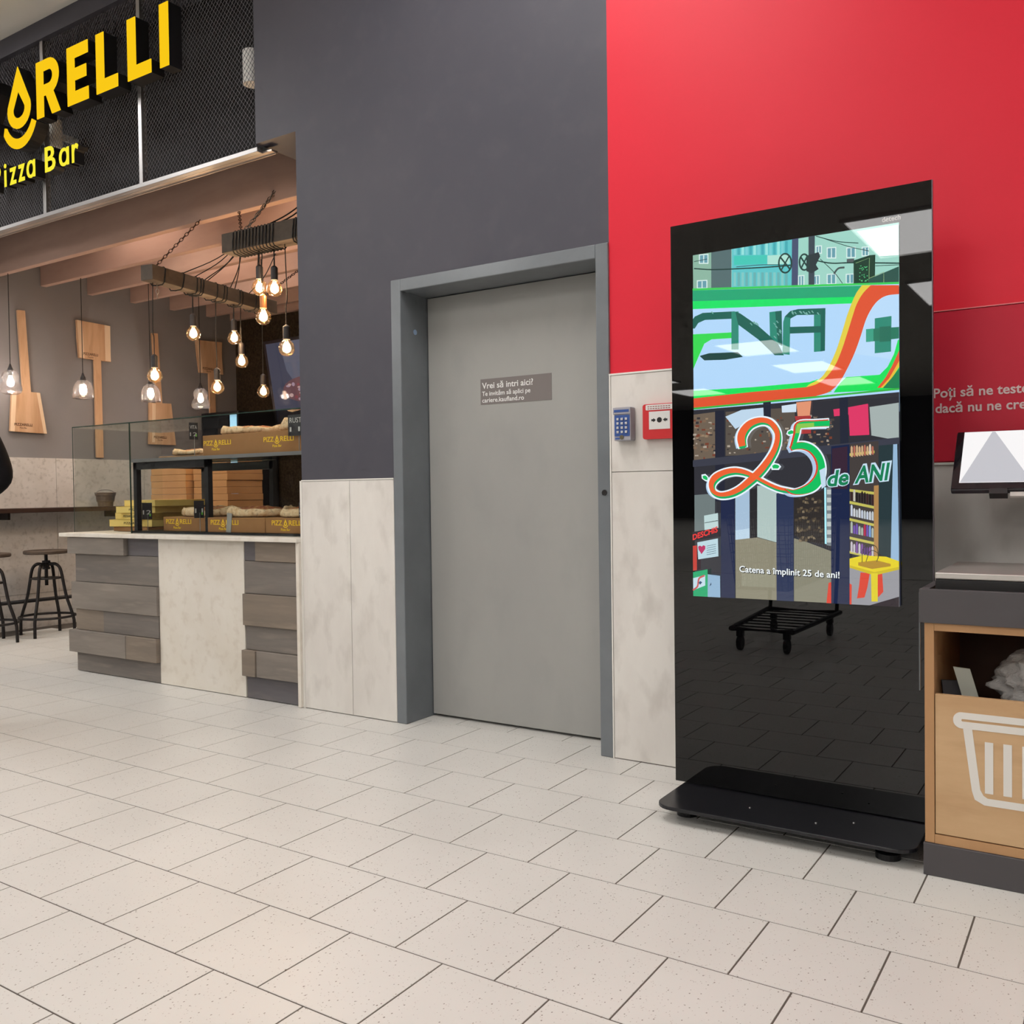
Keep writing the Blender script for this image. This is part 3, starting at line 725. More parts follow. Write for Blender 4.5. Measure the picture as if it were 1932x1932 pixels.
def bulb(p, top, label, sock=None):
    p = Vector(p)
    t = thing('pendant_bulb', p, label, 'pendant lamp', 'bare filament bulbs on black cords')
    MB().lathe(BULB, p, 20).build('bulb', M_GB, t, smooth=True)
    MB().lathe([(.0005, .030), (.010, .022), (.015, 0), (.012, -.022), (.0005, -.030)], p, 10).build('filament', M_FIL, t, smooth=True)
    MB().lathe([(0, .052), (.021, .052), (.021, .125), (.016, .132), (.004, .140), (0, .140)], p, 14).build('socket', sock or M_SOCK, t)
    mid = (Vector(top) + p) / 2 + Vector((random.uniform(-.008, .008), random.uniform(-.008, .008), 0))
    MB().tube(spline([p + Vector((0, 0, .138)), p + Vector((0, 0, .25)), mid, top], 4), .0032, 6).build('cord', M_CORD, t)
    lamp_light(t, p, BULB_W)
# hanging timber along the depth (A) and one along the width (B)
M_TIMB = noisy('grey brown timber', (96, 84, 72), (78, 68, 60), 9, .7, (1, .4, 1))
def timber(a, b, s, label):
    a, b = Vector(a), Vector(b); d = (b - a).normalized(); n = d.cross(Vector((0, 0, 1))).normalized()
    t = thing('hanging_timber', (a + b) / 2, label, 'hanging beam')
    c = (a + b) / 2
    MB().obox(c, ((b - a).length / 2, s / 2, s / 2), d, n, (0, 0, 1)).build('beam', M_TIMB, t, bevel=.004)
    return t, d, n
def wraps(t, a, d, n, s, spots):
    for k, (u, lean) in enumerate(spots):
        c = a + d * u; r = s * .62; pts = []
        for i in range(20):
            q = 2 * math.pi * i / 20
            ca, sa = math.cos(q), math.sin(q); m = max(abs(ca), abs(sa)); rr = (s / 2 + .006) / m * (.35 + .65 * m)
            rr = min(rr, r * 1.08) if m < .99 else s / 2 + .006
            rr = max(rr, (s / 2 + .005) / m * .985)
            pts.append(c + n * ca * rr + Vector((0, 0, 1)) * sa * (rr + (.012 if sa < -.3 else 0)) + d * (abs(lean) * .5 * sa + .006 * ca))
        MB().tube(pts, .0042, 6, closed=True).build('cord_wrap', M_CORD, t)
def chain(t, a, b, m):
    a, b = Vector(a), Vector(b); d = (b - a); L = d.length; d.normalize(); k = int(L / .026)
    h = d.orthogonal().normalized(); g = d.cross(h); mb = MB()
    for i in range(k):
        c = a + d * ((i + .5) * L / k); s = h if i % 2 else g
        mb.tube([c + d * (.0165 * math.cos(q)) + s * (.009 * math.sin(q)) for q in [2 * math.pi * j / 10 for j in range(10)]], .0024, 5, closed=True)
    stuff(mb.build('chain', m, t))
A0 = Vector((-5.163, .29, 2.53)); A1 = Vector((-5.40, 1.55, 2.53)); SA = .098
tA, dA, nA = timber(A0, A1, SA, 'grey timber hung by chains, pointing into the bar, wrapped in black cord')
wraps(tA, A0, dA, nA, SA, [(.10, .02), (.27, .03), (.40, .01), (.435, -.01), (.46, .02), (.60, .01), (.67, .02), (.70, -.015), (.84, .01), (.87, -.01), (1.02, .015), (1.06, -.01), (1.14, .01)])
M_RUST = mat('rusty chain', (70, 48, 40), .6, .5); M_STEEL = mat('steel chain', (150, 140, 130), .4, .8)
chain(tA, A0 + dA * .08 + Vector((0, 0, .055)), (A0.x + .10, .64, 2.93), M_RUST)
chain(tA, A1 - dA * .12 + Vector((0, 0, .055)), (A1.x - .02, 1.92, 2.93), M_RUST)
chain(tA, A0 + dA * .09 - Vector((0, 0, .055)), A0 + dA * .09 - Vector((0, 0, .15)), M_STEEL)
B0 = at(432, 464, 1, .48); SB = .118
B0 = Vector((B0.x, .48, B0.z)); B1 = Vector((B0.x + 1.25, .52, B0.z)); 
tB, dB, nB = timber(B0, B1, SB, 'grey timber hung beside the dark grey wall with tightly coiled black cord')
wraps(tB, B0, dB, nB, SB, [(.10 + i * .028, .012 * ((-1) ** i)) for i in range(13)] + [(.60 + i * .02, .02 * ((-1) ** i)) for i in range(8)])
chain(tB, B0 + dB * .14 + Vector((0, 0, .06)), B0 + Vector((.26, .17, .36)), M_STEEL); chain(tB, B0 + dB * .12 + Vector((0, 0, .06)), B0 + Vector((.27, .175, .36)), M_STEEL)
chain(tB, B0 + dB * .11 + Vector((0, 0, .06)), B0 + Vector((-.10, .17, .28)), M_RUST)
wv = MB()
for (p, q, z) in ((B0 + dB * .24, Vector((-3.95, .64, 2.94)), .0), (B0 + dB * .26, Vector((-3.92, .64, 2.94)), .02), (B0 + dB * .62, Vector((-3.78, .64, 2.95)), 0), (B0 + dB * .64, Vector((-3.76, .64, 2.95)), .01)):
    a = p + Vector((0, 0, .06)); wv.tube(spline([a, (a + q) / 2 + Vector((0, 0, -.03 - z)), q], 6), .0042, 6)
wv.build('feed_cords', M_CORD, tB); 

def on_bar(px, py, a, d):          # a point under the timber on the sight line's column, at the bulb's height
    best = min((abs((966 + F_PX * (a + d * (u / 100) - CAM).dot(rt) / (a + d * (u / 100) - CAM).dot(fw)) - px), u / 100) for u in range(0, 140))[1]
    q = a + d * best
    s = at(px, py, 1, q.y)
    return Vector((s.x, q.y, s.z)), q
for px, py, nm in ((292, 709, 'bare bulb low under the front end of the pointing timber'), (365, 630, 'bare bulb high under the pointing timber, left of the leaning cords'), (410, 731, 'bare bulb hanging lowest under the middle of the pointing timber'),
                   (442, 638, 'bare bulb under the rear of the pointing timber, upper one'), (456, 682, 'bare bulb under the rear end of the pointing timber, lower one')):
    p, q = on_bar(px, py, A0, dA)
    bulb(p, (p.x, q.y, q.z - SA / 2), nm)
M_COP = mat('copper socket', (190, 128, 84), .3, .7)
for px, py, nm, sk in ((490, 543, 'bare bulb up under the coiled timber, left of its twin', None), (518, 545, 'bare bulb up under the coiled timber, nearer the grey wall', None), (497, 598, 'bare bulb with a copper socket below the pair', M_COP), (541, 657, 'bare bulb hanging low right beside the grey wall', None)):
    p, q = on_bar(px, py, B0, dB)
    bulb(p, (p.x, q.y, q.z - SB / 2), nm, sk)
p = at(497, 739, 1, 1.62); bulb(p, (p.x, 1.62, 3.749), 'small distant bulb low in front of the dark back wall')
cs = MB()      # slack feed cords from the beams to the pointing timber
for (u, dx) in ((.30, .10), (.42, .02), (.52, .16), (.55, .06), (.80, .05), (.85, -.02), (1.0, -.2)):
    a = A0 + dA * u + Vector((0, 0, .05)); q = Vector((A0.x + dA.x * u * .4 + .05 + dx * .5, 1.07 if u < .9 else 1.5, 2.93))
    cs.tube(spline([a, (a + q) / 2 + Vector((.02, 0, -.03)), q], 5), .0036, 6)
cs.build('feed_cords', M_CORD, tA)

# glass shaded pendants over the ledge
def shade(y, kind, label, core, ztop=3.749):
    c = Vector(y); y = c.y
    t = thing('glass_pendant', c, label, 'pendant lamp', 'glass shaded pendants over the ledge')
    if kind == 'bell': prof = [(.012, .098), (.036, .090), (.062, .066), (.076, .030), (.081, -.01), (.083, -.055), (.082, -.062), (.080, -.055)]
    else: prof = [(.012, .105), (.040, .096), (.060, .075), (.066, .050), (.060, .025), (.056, .012), (.066, -.004), (.081, -.030), (.084, -.055), (.076, -.080), (.056, -.092), (.053, -.088)]
    MB().lathe(prof, c, 28).build('shade', M_GS, t, smooth=True)
    MB().lathe([(0, .150), (.006, .150), (.012, .128), (.020, .112), (.022, .092), (.018, .086), (.018, .055), (0, .055)], c, 14).build('socket', M_SOCK, t)
    MB().lathe([(.012, .056), (.018, .035), (.027, .005), (.024, -.018), (.012, -.030), (.0005, -.033)], c, 14).build('bulb', core, t, smooth=True)
    MB().tube([c + Vector((0, 0, .148)), (c.x, y, ztop)], .0032, 6).build('cord', M_CORD, t)
    lamp_light(t, c, BULB_W * 3.8, (1, .91, .82))
shade(at(20, 722, 1, .657), 'double', 'double bulbous glass pendant at the left edge, glowing white', mat('cool lamp core', (255, 255, 255), .5, emit=(255, 250, 240), es=34), 2.914)
shade(at(157, 738, 1, 1.087), 'bell', 'bell shaped glass pendant before the second wall peel', M_FIL2, 2.914)
shade((-7.1, 1.69, 2.0), 'bell', 'bell shaped glass pendant before the third wall peel', M_FIL2)
shade((-7.1, 2.22, 2.0), 'double', 'double bulbous glass pendant farthest along the ledge', M_FIL2)

# ------------------------------------------------------------------ back of the bar
bc = thing('back_counter', (-5.6, 2.75, 0), 'dark work counter along the back wall of the bar', 'counter')
MB().box(-7.0, -3.1, 2.45, 3.12, .0, .88).build('body', mat('dark cabinet', (40, 36, 36), .6), bc); MB().box(-7.02, -3.1, 2.43, 3.13, .88, .91).build('worktop', mat('dark worktop', (54, 50, 48), .35), bc, bevel=.003)
for k in range(3): MB().box(-6.9 + k * 1.25, -5.72 + k * 1.25, 2.435, 2.449, .1, .84).build('door', mat('dark door', (46, 42, 42), .5), bc)
M_CARD2 = noisy('plain folded cardboard', (196, 146, 98), (184, 134, 88), 5, .75)
for st, (sx, sy, sn, wd, base, wh) in enumerate(((-5.76, 1.02, 9, .40, .8795, 'left stack'), (-5.35, 1.06, 9, .36, .8795, 'right stack'))):
    if st == 0:
        sd = thing('side_table', (-5.58, 1.05, 0), 'low steel work table behind the glass case', 'table')
        MB().box(-6.0, -5.1, .84, 1.28, .845, .8785).build('top', M_ALU, sd)
        for x in (-5.97, -5.13):
            for y in (.87, 1.25): MB().box(x - .02, x + .02, y - .02, y + .02, 0, .844).build('leg', M_ALU, sd)
    for k in range(sn):
        z = base + k * .0475
        o = MB().box(sx - wd / 2 + random.uniform(-.006, .006), sx + wd / 2 + random.uniform(-.006, .006), sy - .16, sy + .16, z, z + .046).build('pizza_carton', M_CARD2, bevel=.002)
        tag(o, '%s plain brown carton from the bottom of the %s behind the glass case' % (('first', 'second', 'third', 'fourth', 'fifth', 'sixth', 'seventh', 'eighth', 'ninth')[k], wh), 'pizza box', 'brown cartons in the %s' % wh)
fg = thing('added_cooler', (-7.33, 2.86, 0), 'tall dark cooler added to carry a blue white reflection', 'fridge')
MB().box(-7.60, -7.06, 2.62, 3.12, 0, 1.92).build('body', mat('added cooler body', (32, 30, 32), .4), fg, bevel=.004)
MB().box(-7.17, -7.08, 2.612, 2.619, .2, 1.86).build('gleam_strip', mat('cooler gleam', (200, 230, 255), .4, emit=(150, 215, 245), es=1.1), fg)  # cooler is made up; its glowing strip stands for a bright reflection
MB().box(-7.57, -7.19, 2.612, 2.619, .2, 1.86).build('added_door_glass', mat('added cooler glass', (30, 34, 40), .05), fg)
ov = thing('pizza_oven', (-5.3, 2.78, .91), 'dark pizza oven on the back counter', 'oven')
MB().box(-5.9, -4.75, 2.50, 3.08, .911, 1.42).build('body', mat('oven body', (44, 40, 40), .35, .3), ov, bevel=.006); MB().box(-5.75, -4.95, 2.488, 2.499, 1.02, 1.28).build('door', mat('oven glass', (16, 14, 14), .08), ov); MB().tube([(-5.75, 2.47, 1.31), (-4.95, 2.47, 1.31)], .01, 8).build('handle', M_ALU, ov)
cm = thing('coffee_machine', (-4.2, 2.75, .91), 'coffee machine with chrome trim on the back counter', 'coffee machine')
MB().box(-4.55, -3.85, 2.52, 3.0, .911, 1.36).build('body', mat('machine red', (120, 30, 38), .35), cm, bevel=.01); MB().box(-4.53, -3.87, 2.46, 2.519, 1.24, 1.34).build('head', M_ALU, cm, bevel=.006)
for x in (-4.4, -4.05): MB().tube([(x, 2.49, 1.24), (x, 2.49, 1.17), (x, 2.42, 1.15)], .014, 8).build('spout', M_ALU, cm)
# menu screen
ms = thing('menu_screen', (-6.4, 2.72, 1.85), 'menu screen showing a pizza picture high in the dark back of the bar', 'screen')
ux = Vector((.999, -.04, 0)).normalized(); uz = Vector((-.085, -.10, 1)).normalized(); uy = uz.cross(ux)
mc = at(590, 715, 1, 2.70)
MB().obox(mc, (.57, .025, .40), ux, uy, uz).build('housing', mat('screen bezel', (40, 32, 38), .4), ms, bevel=.004)
fmM = lambda u, v, d: tuple(mc + ux * u - uy * .0255 * (1 if uy.y > 0 else -1) + uz * v + uy * d)
def E_(name, c, s=1.0):
    m = mat('screen ' + name, (4, 4, 5), .06, spec=.5, emit=c, es=s); return m
pm = MB(); pm.prism([rectl(-.535, .535, -.37, .37)], fmM, -.0004, None, 0)
pm.prism([[(-.35, .37), (.2, .37), (.1, .05), (-.15, -.1), (-.3, .1)]], fmM, -.0008, None, 1)
pm.prism([disc(-.05, -.08, .34, 24, .12)], fmM, -.0012, None, 2)
rn = random.Random(3)
for k in range(60):
    a = rn.uniform(0, 6.28); r = rn.uniform(0, .9); pm.prism([disc(-.05 + .33 * r * math.cos(a), -.08 + .115 * r * math.sin(a), rn.uniform(.012, .035), 7, rn.uniform(.008, .02))], fmM, -.0016 - k * .00002, None, 3 + k % 3)
pm.build('display', [E_('slate blue', (62, 62, 76)), E_('haze', (86, 88, 102)), E_('pizza shade', (96, 66, 70)), E_('pizza light', (170, 140, 135)), E_('pizza red', (120, 62, 68)), E_('pizza pale', (150, 128, 140))], ms, rec=False)
MB().box(mc.x - .03, mc.x + .03, mc.y + .05, mc.y + .08, mc.z, 2.914).build('hanger', M_IRON, ms)
# recessed spot lamps between the bar's beams
for k, (x, y) in enumerate(((-4.2, .90), (-5.2, 1.33), (-4.4, 1.76), (-6.2, .90), (-6.4, 1.76), (-5.4, 2.2))):
    t = thing('downlight', (x, y, 3.749), 'small round ceiling spot between the bar beams', 'spot lamp', 'ceiling spots of the bar')
    MB().lathe([(0, -.03), (.045, -.03), (.05, -.001), (0, -.001)], (x, y, 3.749), 16).build('ring', M_WHITE, t)
    MB().lathe([(0, -.033), (.035, -.033), (.035, -.031), (0, -.031)], (x, y, 3.749), 16).build('lens', mat('spot lens', (255, 240, 220), .4, emit=(255, 226, 190), es=12), t)
    l = bpy.data.lights.new('spot_light', 'SPOT'); l.energy = 42; l.color = (1, .88, .77); l.spot_size = 2.2; l.spot_blend = .8; l.shadow_soft_size = .04
    o = bpy.data.objects.new('spot_light', l); COL.objects.link(o); o.parent = t; o.location = (0, 0, -.05)
# ------------------------------------------------------------------ advertising totem
YT = -.335
TX0, TX1, TZ0, TZ1 = -1.317, -.467, .062, 2.030
tt = thing('advertising_totem', ((TX0 + TX1) / 2, YT, 0), 'tall black glass advertising totem with a lit portrait screen beside the door', 'advertising totem')
M_TB = mat('black totem metal', (26, 25, 28), .35); M_TG = mat('black glass', (6, 6, 7), .012, spec=.55); M_TE = mat('totem edge', (92, 84, 90), .3, .6)
hs = MB().prism([rrect(TX0 + .004, TX1 - .004, TZ0, TZ1 - .004, .012, 3)], XZ(0), YT + .006, YT + .058).build('housing', M_TB, tt, bevel=.006)
MB().box(TX0, TX1, YT, YT + .0055, TZ0, TZ1).build('front_glass', M_TG, tt)
MB().box(TX1, TX1 + .0025, YT - .0005, YT + .012, TZ0, TZ1).build('edge_strip', M_TE, tt)
bp = rrect(-1.287, -.478, -.597, -.215, .060, 6)
MB().prism([bp], lambda u, v, d: (u, v, d), .046, .058).build('base_plate', mat('base plate', (26, 26, 30), .28), tt, bevel=.003)
for (x, y) in ((-1.215, -.475), (-.565, -.515), (-1.21, -.27), (-.565, -.27)):
    MB().lathe([(0, 0), (.036, 0), (.036, .018), (.02, .022), (.02, .0455), (0, .0455)], (x, y, 0), 20).build('foot', M_TB, tt)
for x, y in ((-1.00, -.47), (-.78, -.50), (-.68, -.44)):
    MB().lathe([(0, .0581), (.004, .0581), (.003, .0605), (0, .061)], (x, y, 0), 10).build('bolt', M_ALU, tt)

# the picture on the screen, drawn flat in the screen's own plane
SC = {}; SL = []; sp = MB(); layer = [0]
def col(c, s=1.0):
    k = (c, s)
    if k not in SC: SC[k] = len(SL); SL.append(mat('display %d %d %d %.2f' % (*c, s), (3, 3, 4), .012, spec=.55, emit=c, es=s))
    return SC[k]
fmT = XZ(YT)
def P7(p): return (1240 + p[0] * .30027, 320 + p[1] * .30027)
def P8(p): return (1240 + p[0] * .28986, 760 + p[1] * .28986)
def P3(p): return (1320 + p[0] * .12422, 770 + p[1] * .12422)
def P0(p): return p
def onto(pts, conv): return [(q.x, q.z) for q in (at(*conv(p), 1, YT) for p in pts)]
S_X0, S_X1, S_Z0, S_Z1 = -1.234, -.560, .729, 1.917
def clip(poly):
    def cut(ps, inside, inter):
        out = []
        for i in range(len(ps)):
            a, b = ps[i - 1], ps[i]
            if inside(b):
                if not inside(a): out.append(inter(a, b))
                out.append(b)
            elif inside(a): out.append(inter(a, b))
        return out
    for ax, v, sg_ in ((0, S_X0, 1), (0, S_X1, -1), (1, S_Z0, 1), (1, S_Z1, -1)):
        if not poly: return poly
        poly = cut(poly, lambda p: (p[ax] - v) * sg_ >= 0, lambda a, b: tuple(a[i] + (b[i] - a[i]) * ((v - a[ax]) / (b[ax] - a[ax])) for i in (0, 1)))
    return poly
def up_(): layer[0] += 1
def D(): return -.0004 - layer[0] * .00004
def poly(c, pts, conv=P0, s=1.0):
    up_(); q = clip(onto(pts, conv))
    if len(q) > 2: sp.prism([q], fmT, D(), None, col(c, s))
def line(c, pts, wd, conv=P0, smooth=True):
    up_(); q = onto(pts, conv)
    if smooth and len(q) > 2: q = [(v.x, v.y) for v in spline([(a, b, 0) for a, b in q], 5)]
    sp.stroke(q, wd, fmT, D(), col(c))
poly((38, 42, 58), [(1300, 400), (1710, 400), (1710, 1160), (1300, 1160)])
# apartment block above the shop sign
poly((158, 212, 198), [(1300, 400), (1710, 400), (1710, 540), (1300, 552)])
poly((140, 182, 162), [(1300, 470), (1342, 470), (1342, 550), (1300, 552)]); poly((86, 110, 112), [(1342, 460), (1380, 455), (1380, 550), (1342, 550)])
poly((96, 196, 200), [(1381, 440), (1496, 430), (1496, 545), (1381, 548)]); poly((70, 200, 184), [(1385, 483), (1447, 481), (1447, 498), (1385, 500)]); poly((176, 226, 212), [(1448, 482), (1490, 480), (1490, 498), (1448, 499)])
for k in range(14): poly(((120, 205, 210), (70, 170, 180), (150, 225, 220))[k % 3], [(1384 + k * 7.5, 455), (1389 + k * 7.5, 455), (1389 + k * 7.5, 481), (1384 + k * 7.5, 481)]); poly(((130, 200, 196), (104, 176, 176))[k % 2], [(1384 + k * 7.5, 514), (1389 + k * 7.5, 514), (1389 + k * 7.5, 540), (1384 + k * 7.5, 540)])
for (x, y, ww, hh) in ((1321, 482, 14, 14), (1317, 531, 16, 12), (1562, 469, 14, 17), (1599, 469, 14, 16), (1541, 466, 8, 11), (1562, 519, 14, 16), (1598, 519, 12, 15), (1537, 522, 8, 14), (1508, 522, 8, 16), (1628, 468, 10, 14)):
    poly((214, 236, 232), [(x - 2, y - 2), (x + ww + 2, y - 3), (x + ww + 2, y + hh + 2), (x - 2, y + hh + 2)]); poly((104, 158, 172), [(x, y), (x + ww, y - 1), (x + ww, y + hh), (x, y + hh)]); poly((214, 236, 232), [(x + ww / 2 - 1, y), (x + ww / 2 + 1, y), (x + ww / 2 + 1, y + hh), (x + ww / 2 - 1, y + hh)])
poly((84, 92, 96), [(1598, 489), (1612, 488), (1612, 497), (1598, 497)])
for pts, wd in (([(1310, 507), (1345, 509), (1400, 507), (1470, 503), (1497, 500)], .004), ([(1310, 494), (1335, 489)], .002), ([(1540, 446), (1580, 456), (1620, 459)], .0025), ([(1545, 447), (1600, 465), (1640, 474)], .002), ([(1540, 492), (1570, 497), (1610, 496), (1697, 497)], .004), ([(1548, 489), (1575, 515), (1590, 535)], .002), ([(1652, 502), (1697, 500)], .002), ([(1390, 504), (1440, 500), (1490, 501)], .002)):
    line((34, 62, 58), pts, wd)
poly((72, 82, 112), [(1495, 440), (1507, 438), (1506, 540), (1494, 540)]); poly((62, 74, 84), [(1526, 440), (1538, 438), (1537, 540), (1526, 540)]); poly((46, 58, 62), [(1522, 483), (1545, 476), (1548, 484), (1540, 500), (1545, 508), (1532, 516), (1522, 512)])
for (x, y, a, b) in ((1482, 497, 12, 18), (1518, 495, 9, 15)):
    up_(); r = onto([(x + a * math.cos(t / 20 * 6.283), y + b * math.sin(t / 20 * 6.283)) for t in range(20)], P0); sp.stroke(r, .0055, fmT, D(), col((42, 70, 66)), closed=True)
    for q in range(4): line((42, 70, 66), [(x, y), (x + a * math.cos(q * 1.57 + .7), y + b * math.sin(q * 1.57 + .7))], .005)
line((70, 84, 84), [(1574, 517), (1582, 507), (1594, 505)], .006)
poly((28, 62, 48), [(1611, 492), (1641, 482), (1652, 481), (1651, 540), (1611, 540)]); line((120, 160, 110), [(1615, 497), (1641, 487), (1640, 532)], .0022, smooth=False)
rn = random.Random(5)
for k in range(26): x, y = rn.uniform(1621, 1636), rn.uniform(500, 532); poly((90, 200, 130), [(x, y), (x + 3, y - 1), (x + 2, y + 1.5)])
poly((44, 84, 76), [(1640, 527), (1697, 503), (1710, 500), (1710, 540), (1640, 540)]); line((140, 170, 120), [(1640, 526), (1668, 514), (1668, 535)], .002, smooth=False)
poly((236, 246, 240), [(1617, 437), (1697, 424), (1697, 482), (1660, 484)]);  # bright patch draws a ceiling panel's reflection into the picture
# the shop sign in the picture
poly((178, 216, 250), [(1300, 548), (1710, 535), (1710, 775), (1300, 830)])
poly((60, 205, 90), [(1300, 545), (1710, 532), (1710, 536), (1300, 549)]); poly((34, 166, 118), [(1300, 549), (1640, 539), (1640, 561), (1300, 569)]); poly((22, 226, 104), [(1300, 569), (1635, 560), (1635, 572), (1300, 584)])
poly((186, 220, 250), [(1275, 860), (1225, 840), (1180, 960), (1130, 1140), (1515, 1200), (1560, 735), (1400, 760)], P7)
yl = [(1290, 728), (1255, 775), (1225, 840), (1195, 920), (1165, 1020), (1128, 1135), (1080, 1240), (1030, 1310), (955, 1352)]
rl_ = [(1345, 728), (1295, 780), (1255, 850), (1228, 930), (1200, 1020), (1160, 1140), (1118, 1235), (1065, 1305), (1005, 1348), (940, 1368)]
rr_ = [(1530, 783), (1440, 795), (1375, 840), (1320, 930), (1280, 1050), (1240, 1160), (1190, 1265), (1145, 1340), (1085, 1396), (1000, 1424)]
poly((24, 224, 92), [(210, 1392), (600, 1368), (960, 1336), (1010, 1318), (1100, 1395), (1000, 1424), (210, 1505)], P7)
def sm(p): return [(v.x, v.y) for v in spline([(a, b, 0) for a, b in p], 5)]
yl, rl_, rr_ = sm(yl), sm(rl_), sm(rr_)
poly((226, 206, 70), yl + rl_[::-1], P7)
poly((224, 84, 50), rl_ + [(600, 1398), (200, 1442), (200, 1500), (600, 1462)] + rr_[::-1] + [(1530, 728)], P7)
poly((24, 224, 92), [(1190, 1305), (1400, 1290), (1450, 1240), (1490, 1160), (1515, 1070), (1540, 1070), (1540, 1380), (1110, 1402), (1150, 1345)], P7)
poly((222, 84, 50), [(1530, 1120), (1480, 1230), (1435, 1310), (1385, 1372), (1405, 1372), (1460, 1312), (1530, 1190)], P7); poly((230, 190, 60), [(1530, 1190), (1460, 1312), (1405, 1372), (1420, 1372), (1480, 1305), (1530, 1230)], P7); poly((30, 130, 80), [(1530, 1240), (1480, 1305), (1420, 1375), (1530, 1375)], P7)
poly((60, 180, 70), [(200, 1500), (1000, 1424), (1530, 1372), (1530, 1384), (1000, 1436), (200, 1512)], P7)
poly((50, 216, 80), [(215, 1037), (475, 1024), (472, 1060), (345, 1068), (300, 1095), (262, 1180), (215, 1290)], P7)
dg_, dh_, dk_ = (26, 98, 86), (44, 138, 118), (20, 66, 62)
poly(dg_, [(215, 1000), (222, 950), (240, 925), (290, 902), (490, 892), (492, 938), (305, 946), (262, 965), (240, 1000)], P7)
poly(dk_, [(270, 1172), (330, 1155), (510, 1148), (542, 1178), (430, 1196), (300, 1200)], P7)
poly(dh_, [(470, 895), (515, 893), (515, 1132), (470, 1132)], P7); poly(dg_, [(495, 895), (525, 905), (640, 985), (760, 1090), (800, 1168), (742, 1168), (640, 1070), (512, 975)], P7); poly(dh_, [(708, 897), (785, 888), (788, 1110), (760, 1095), (712, 1050)], P7); poly(dg_, [(745, 893), (785, 888), (790, 1110), (760, 1085)], P7)
poly(dh_, [(790, 1160), (795, 960), (805, 925), (835, 900), (870, 915), (840, 940), (835, 1165)], P7); poly(dg_, [(805, 925), (840, 890), (890, 878), (1060, 872), (1060, 912), (880, 916), (845, 935)], P7); poly(dh_, [(988, 914), (1030, 912), (1030, 1144), (988, 1147)], P7); poly(dg_, [(1030, 905), (1060, 874), (1057, 1140), (1030, 1144)], P7); poly(dg_, [(836, 990), (1030, 985), (1030, 1025), (836, 1032)], P7)
for k in range(26): x = rn.choice((880, 930, 1000, 860, 950, 590, 640, 750, 770, 420, 360)) + rn.uniform(-20, 20); y = {0: 0}.get(0) + (895 if x > 800 or x < 480 else (960 if x < 700 else rn.uniform(930, 1080))) + rn.uniform(-8, 10); poly((120, 176, 166), [(x, y), (x + 8, y - 3), (x + 18, y + 12), (x + 13, y + 14)], P7)
poly(dh_, [(1370, 937), (1475, 922), (1472, 1145), (1370, 1156)], P7); poly((38, 120, 96), [(1315, 1005), (1530, 990), (1530, 1062), (1315, 1086)], P7); poly((60, 160, 134), [(1315, 1005), (1362, 1000), (1362, 1080), (1315, 1086)], P7); poly((34, 110, 90), [(1400, 990), (1472, 985), (1472, 1080), (1400, 1085)], P7)
# the shop front below
poly((52, 52, 58), [(225, 50), (1000, -15), (1590, -70), (1590, 1340), (225, 1340)], P8)
poly((112, 98, 84), [(230, 80), (385, 60), (385, 370), (230, 378)], P8); poly((92, 84, 76), [(450, 60), (900, 30), (900, 330), (450, 345)], P8)
for k in range(240):
    zone = rn.choice(((240, 90, 380, 365), (455, 90, 890, 330), (905, 600, 1090, 900), (905, 80, 1140, 270)))
    x, y = rn.uniform(zone[0], zone[2]), rn.uniform(zone[1], zone[3]); c = rn.choice(((150, 128, 104), (80, 70, 64), (128, 104, 84), (172, 160, 146), (60, 56, 58), (120, 66, 50)) if zone[1] < 400 else ((86, 76, 64), (40, 38, 38), (110, 98, 80)))
    a, b = rn.uniform(8, 26), rn.uniform(6, 16); poly(c, [(x, y), (x + a, y - 1), (x + a, y + b), (x, y + b)], P8)
poly((192, 216, 236), [(455, 92), (560, 48), (738, 30), (738, 112), (600, 128), (520, 172)], P8); poly((208, 226, 240), [(820, 22), (916, 8), (914, 62), (822, 66)], P8); poly((226, 150, 116), [(915, 0), (1012, -10), (1002, 92), (925, 98)], P8); poly((222, 60, 104), [(1155, 45), (1260, 30), (1380, 8), (1388, 210), (1262, 216), (1255, 80), (1160, 90)], P8); poly((170, 60, 60), [(905, 90), (1010, 85), (1010, 200), (930, 205)], P8); poly((166, 178, 176), [(1390, 30), (1590, 0), (1590, 250), (1402, 214)], P8)
poly((40, 44, 58), [(700, 0), (750, -5), (750, 120), (705, 125)], P8); poly((40, 44, 58), [(1195, -30), (1250, -35), (1255, 270), (1200, 280)], P8); poly((40, 42, 56), [(388, 55), (448, 50), (452, 640), (390, 640)], P8)
poly((62, 64, 76), [(225, 376), (450, 352), (1590, 225), (1590, 290), (450, 400), (225, 420)], P8)
poly((112, 124, 124), [(255, 600), (388, 590), (388, 820), (255, 840)], P8); poly((166, 192, 216), [(520, 560), (612, 555), (613, 880), (520, 890)], P8); poly((190, 214, 232), [(520, 830), (612, 815), (613, 880), (520, 890)], P8); poly((176, 196, 192), [(662, 540), (792, 540), (792, 908), (662, 872)], P8); poly((44, 44, 46), [(613, 560), (662, 560), (662, 875), (613, 880)], P8)
poly((140, 136, 116), [(520, 890), (613, 880), (662, 875), (792, 910), (792, 1290), (522, 1275)], P8); poly((136, 134, 116), [(900, 880), (985, 905), (1145, 965), (1145, 1320), (900, 1300)], P8); poly((150, 148, 128), [(560, 1100), (780, 1105), (780, 1200), (560, 1190)], P8)
poly((50, 46, 44), [(900, 600), (1098, 570), (1100, 920), (985, 900), (900, 860)], P8)
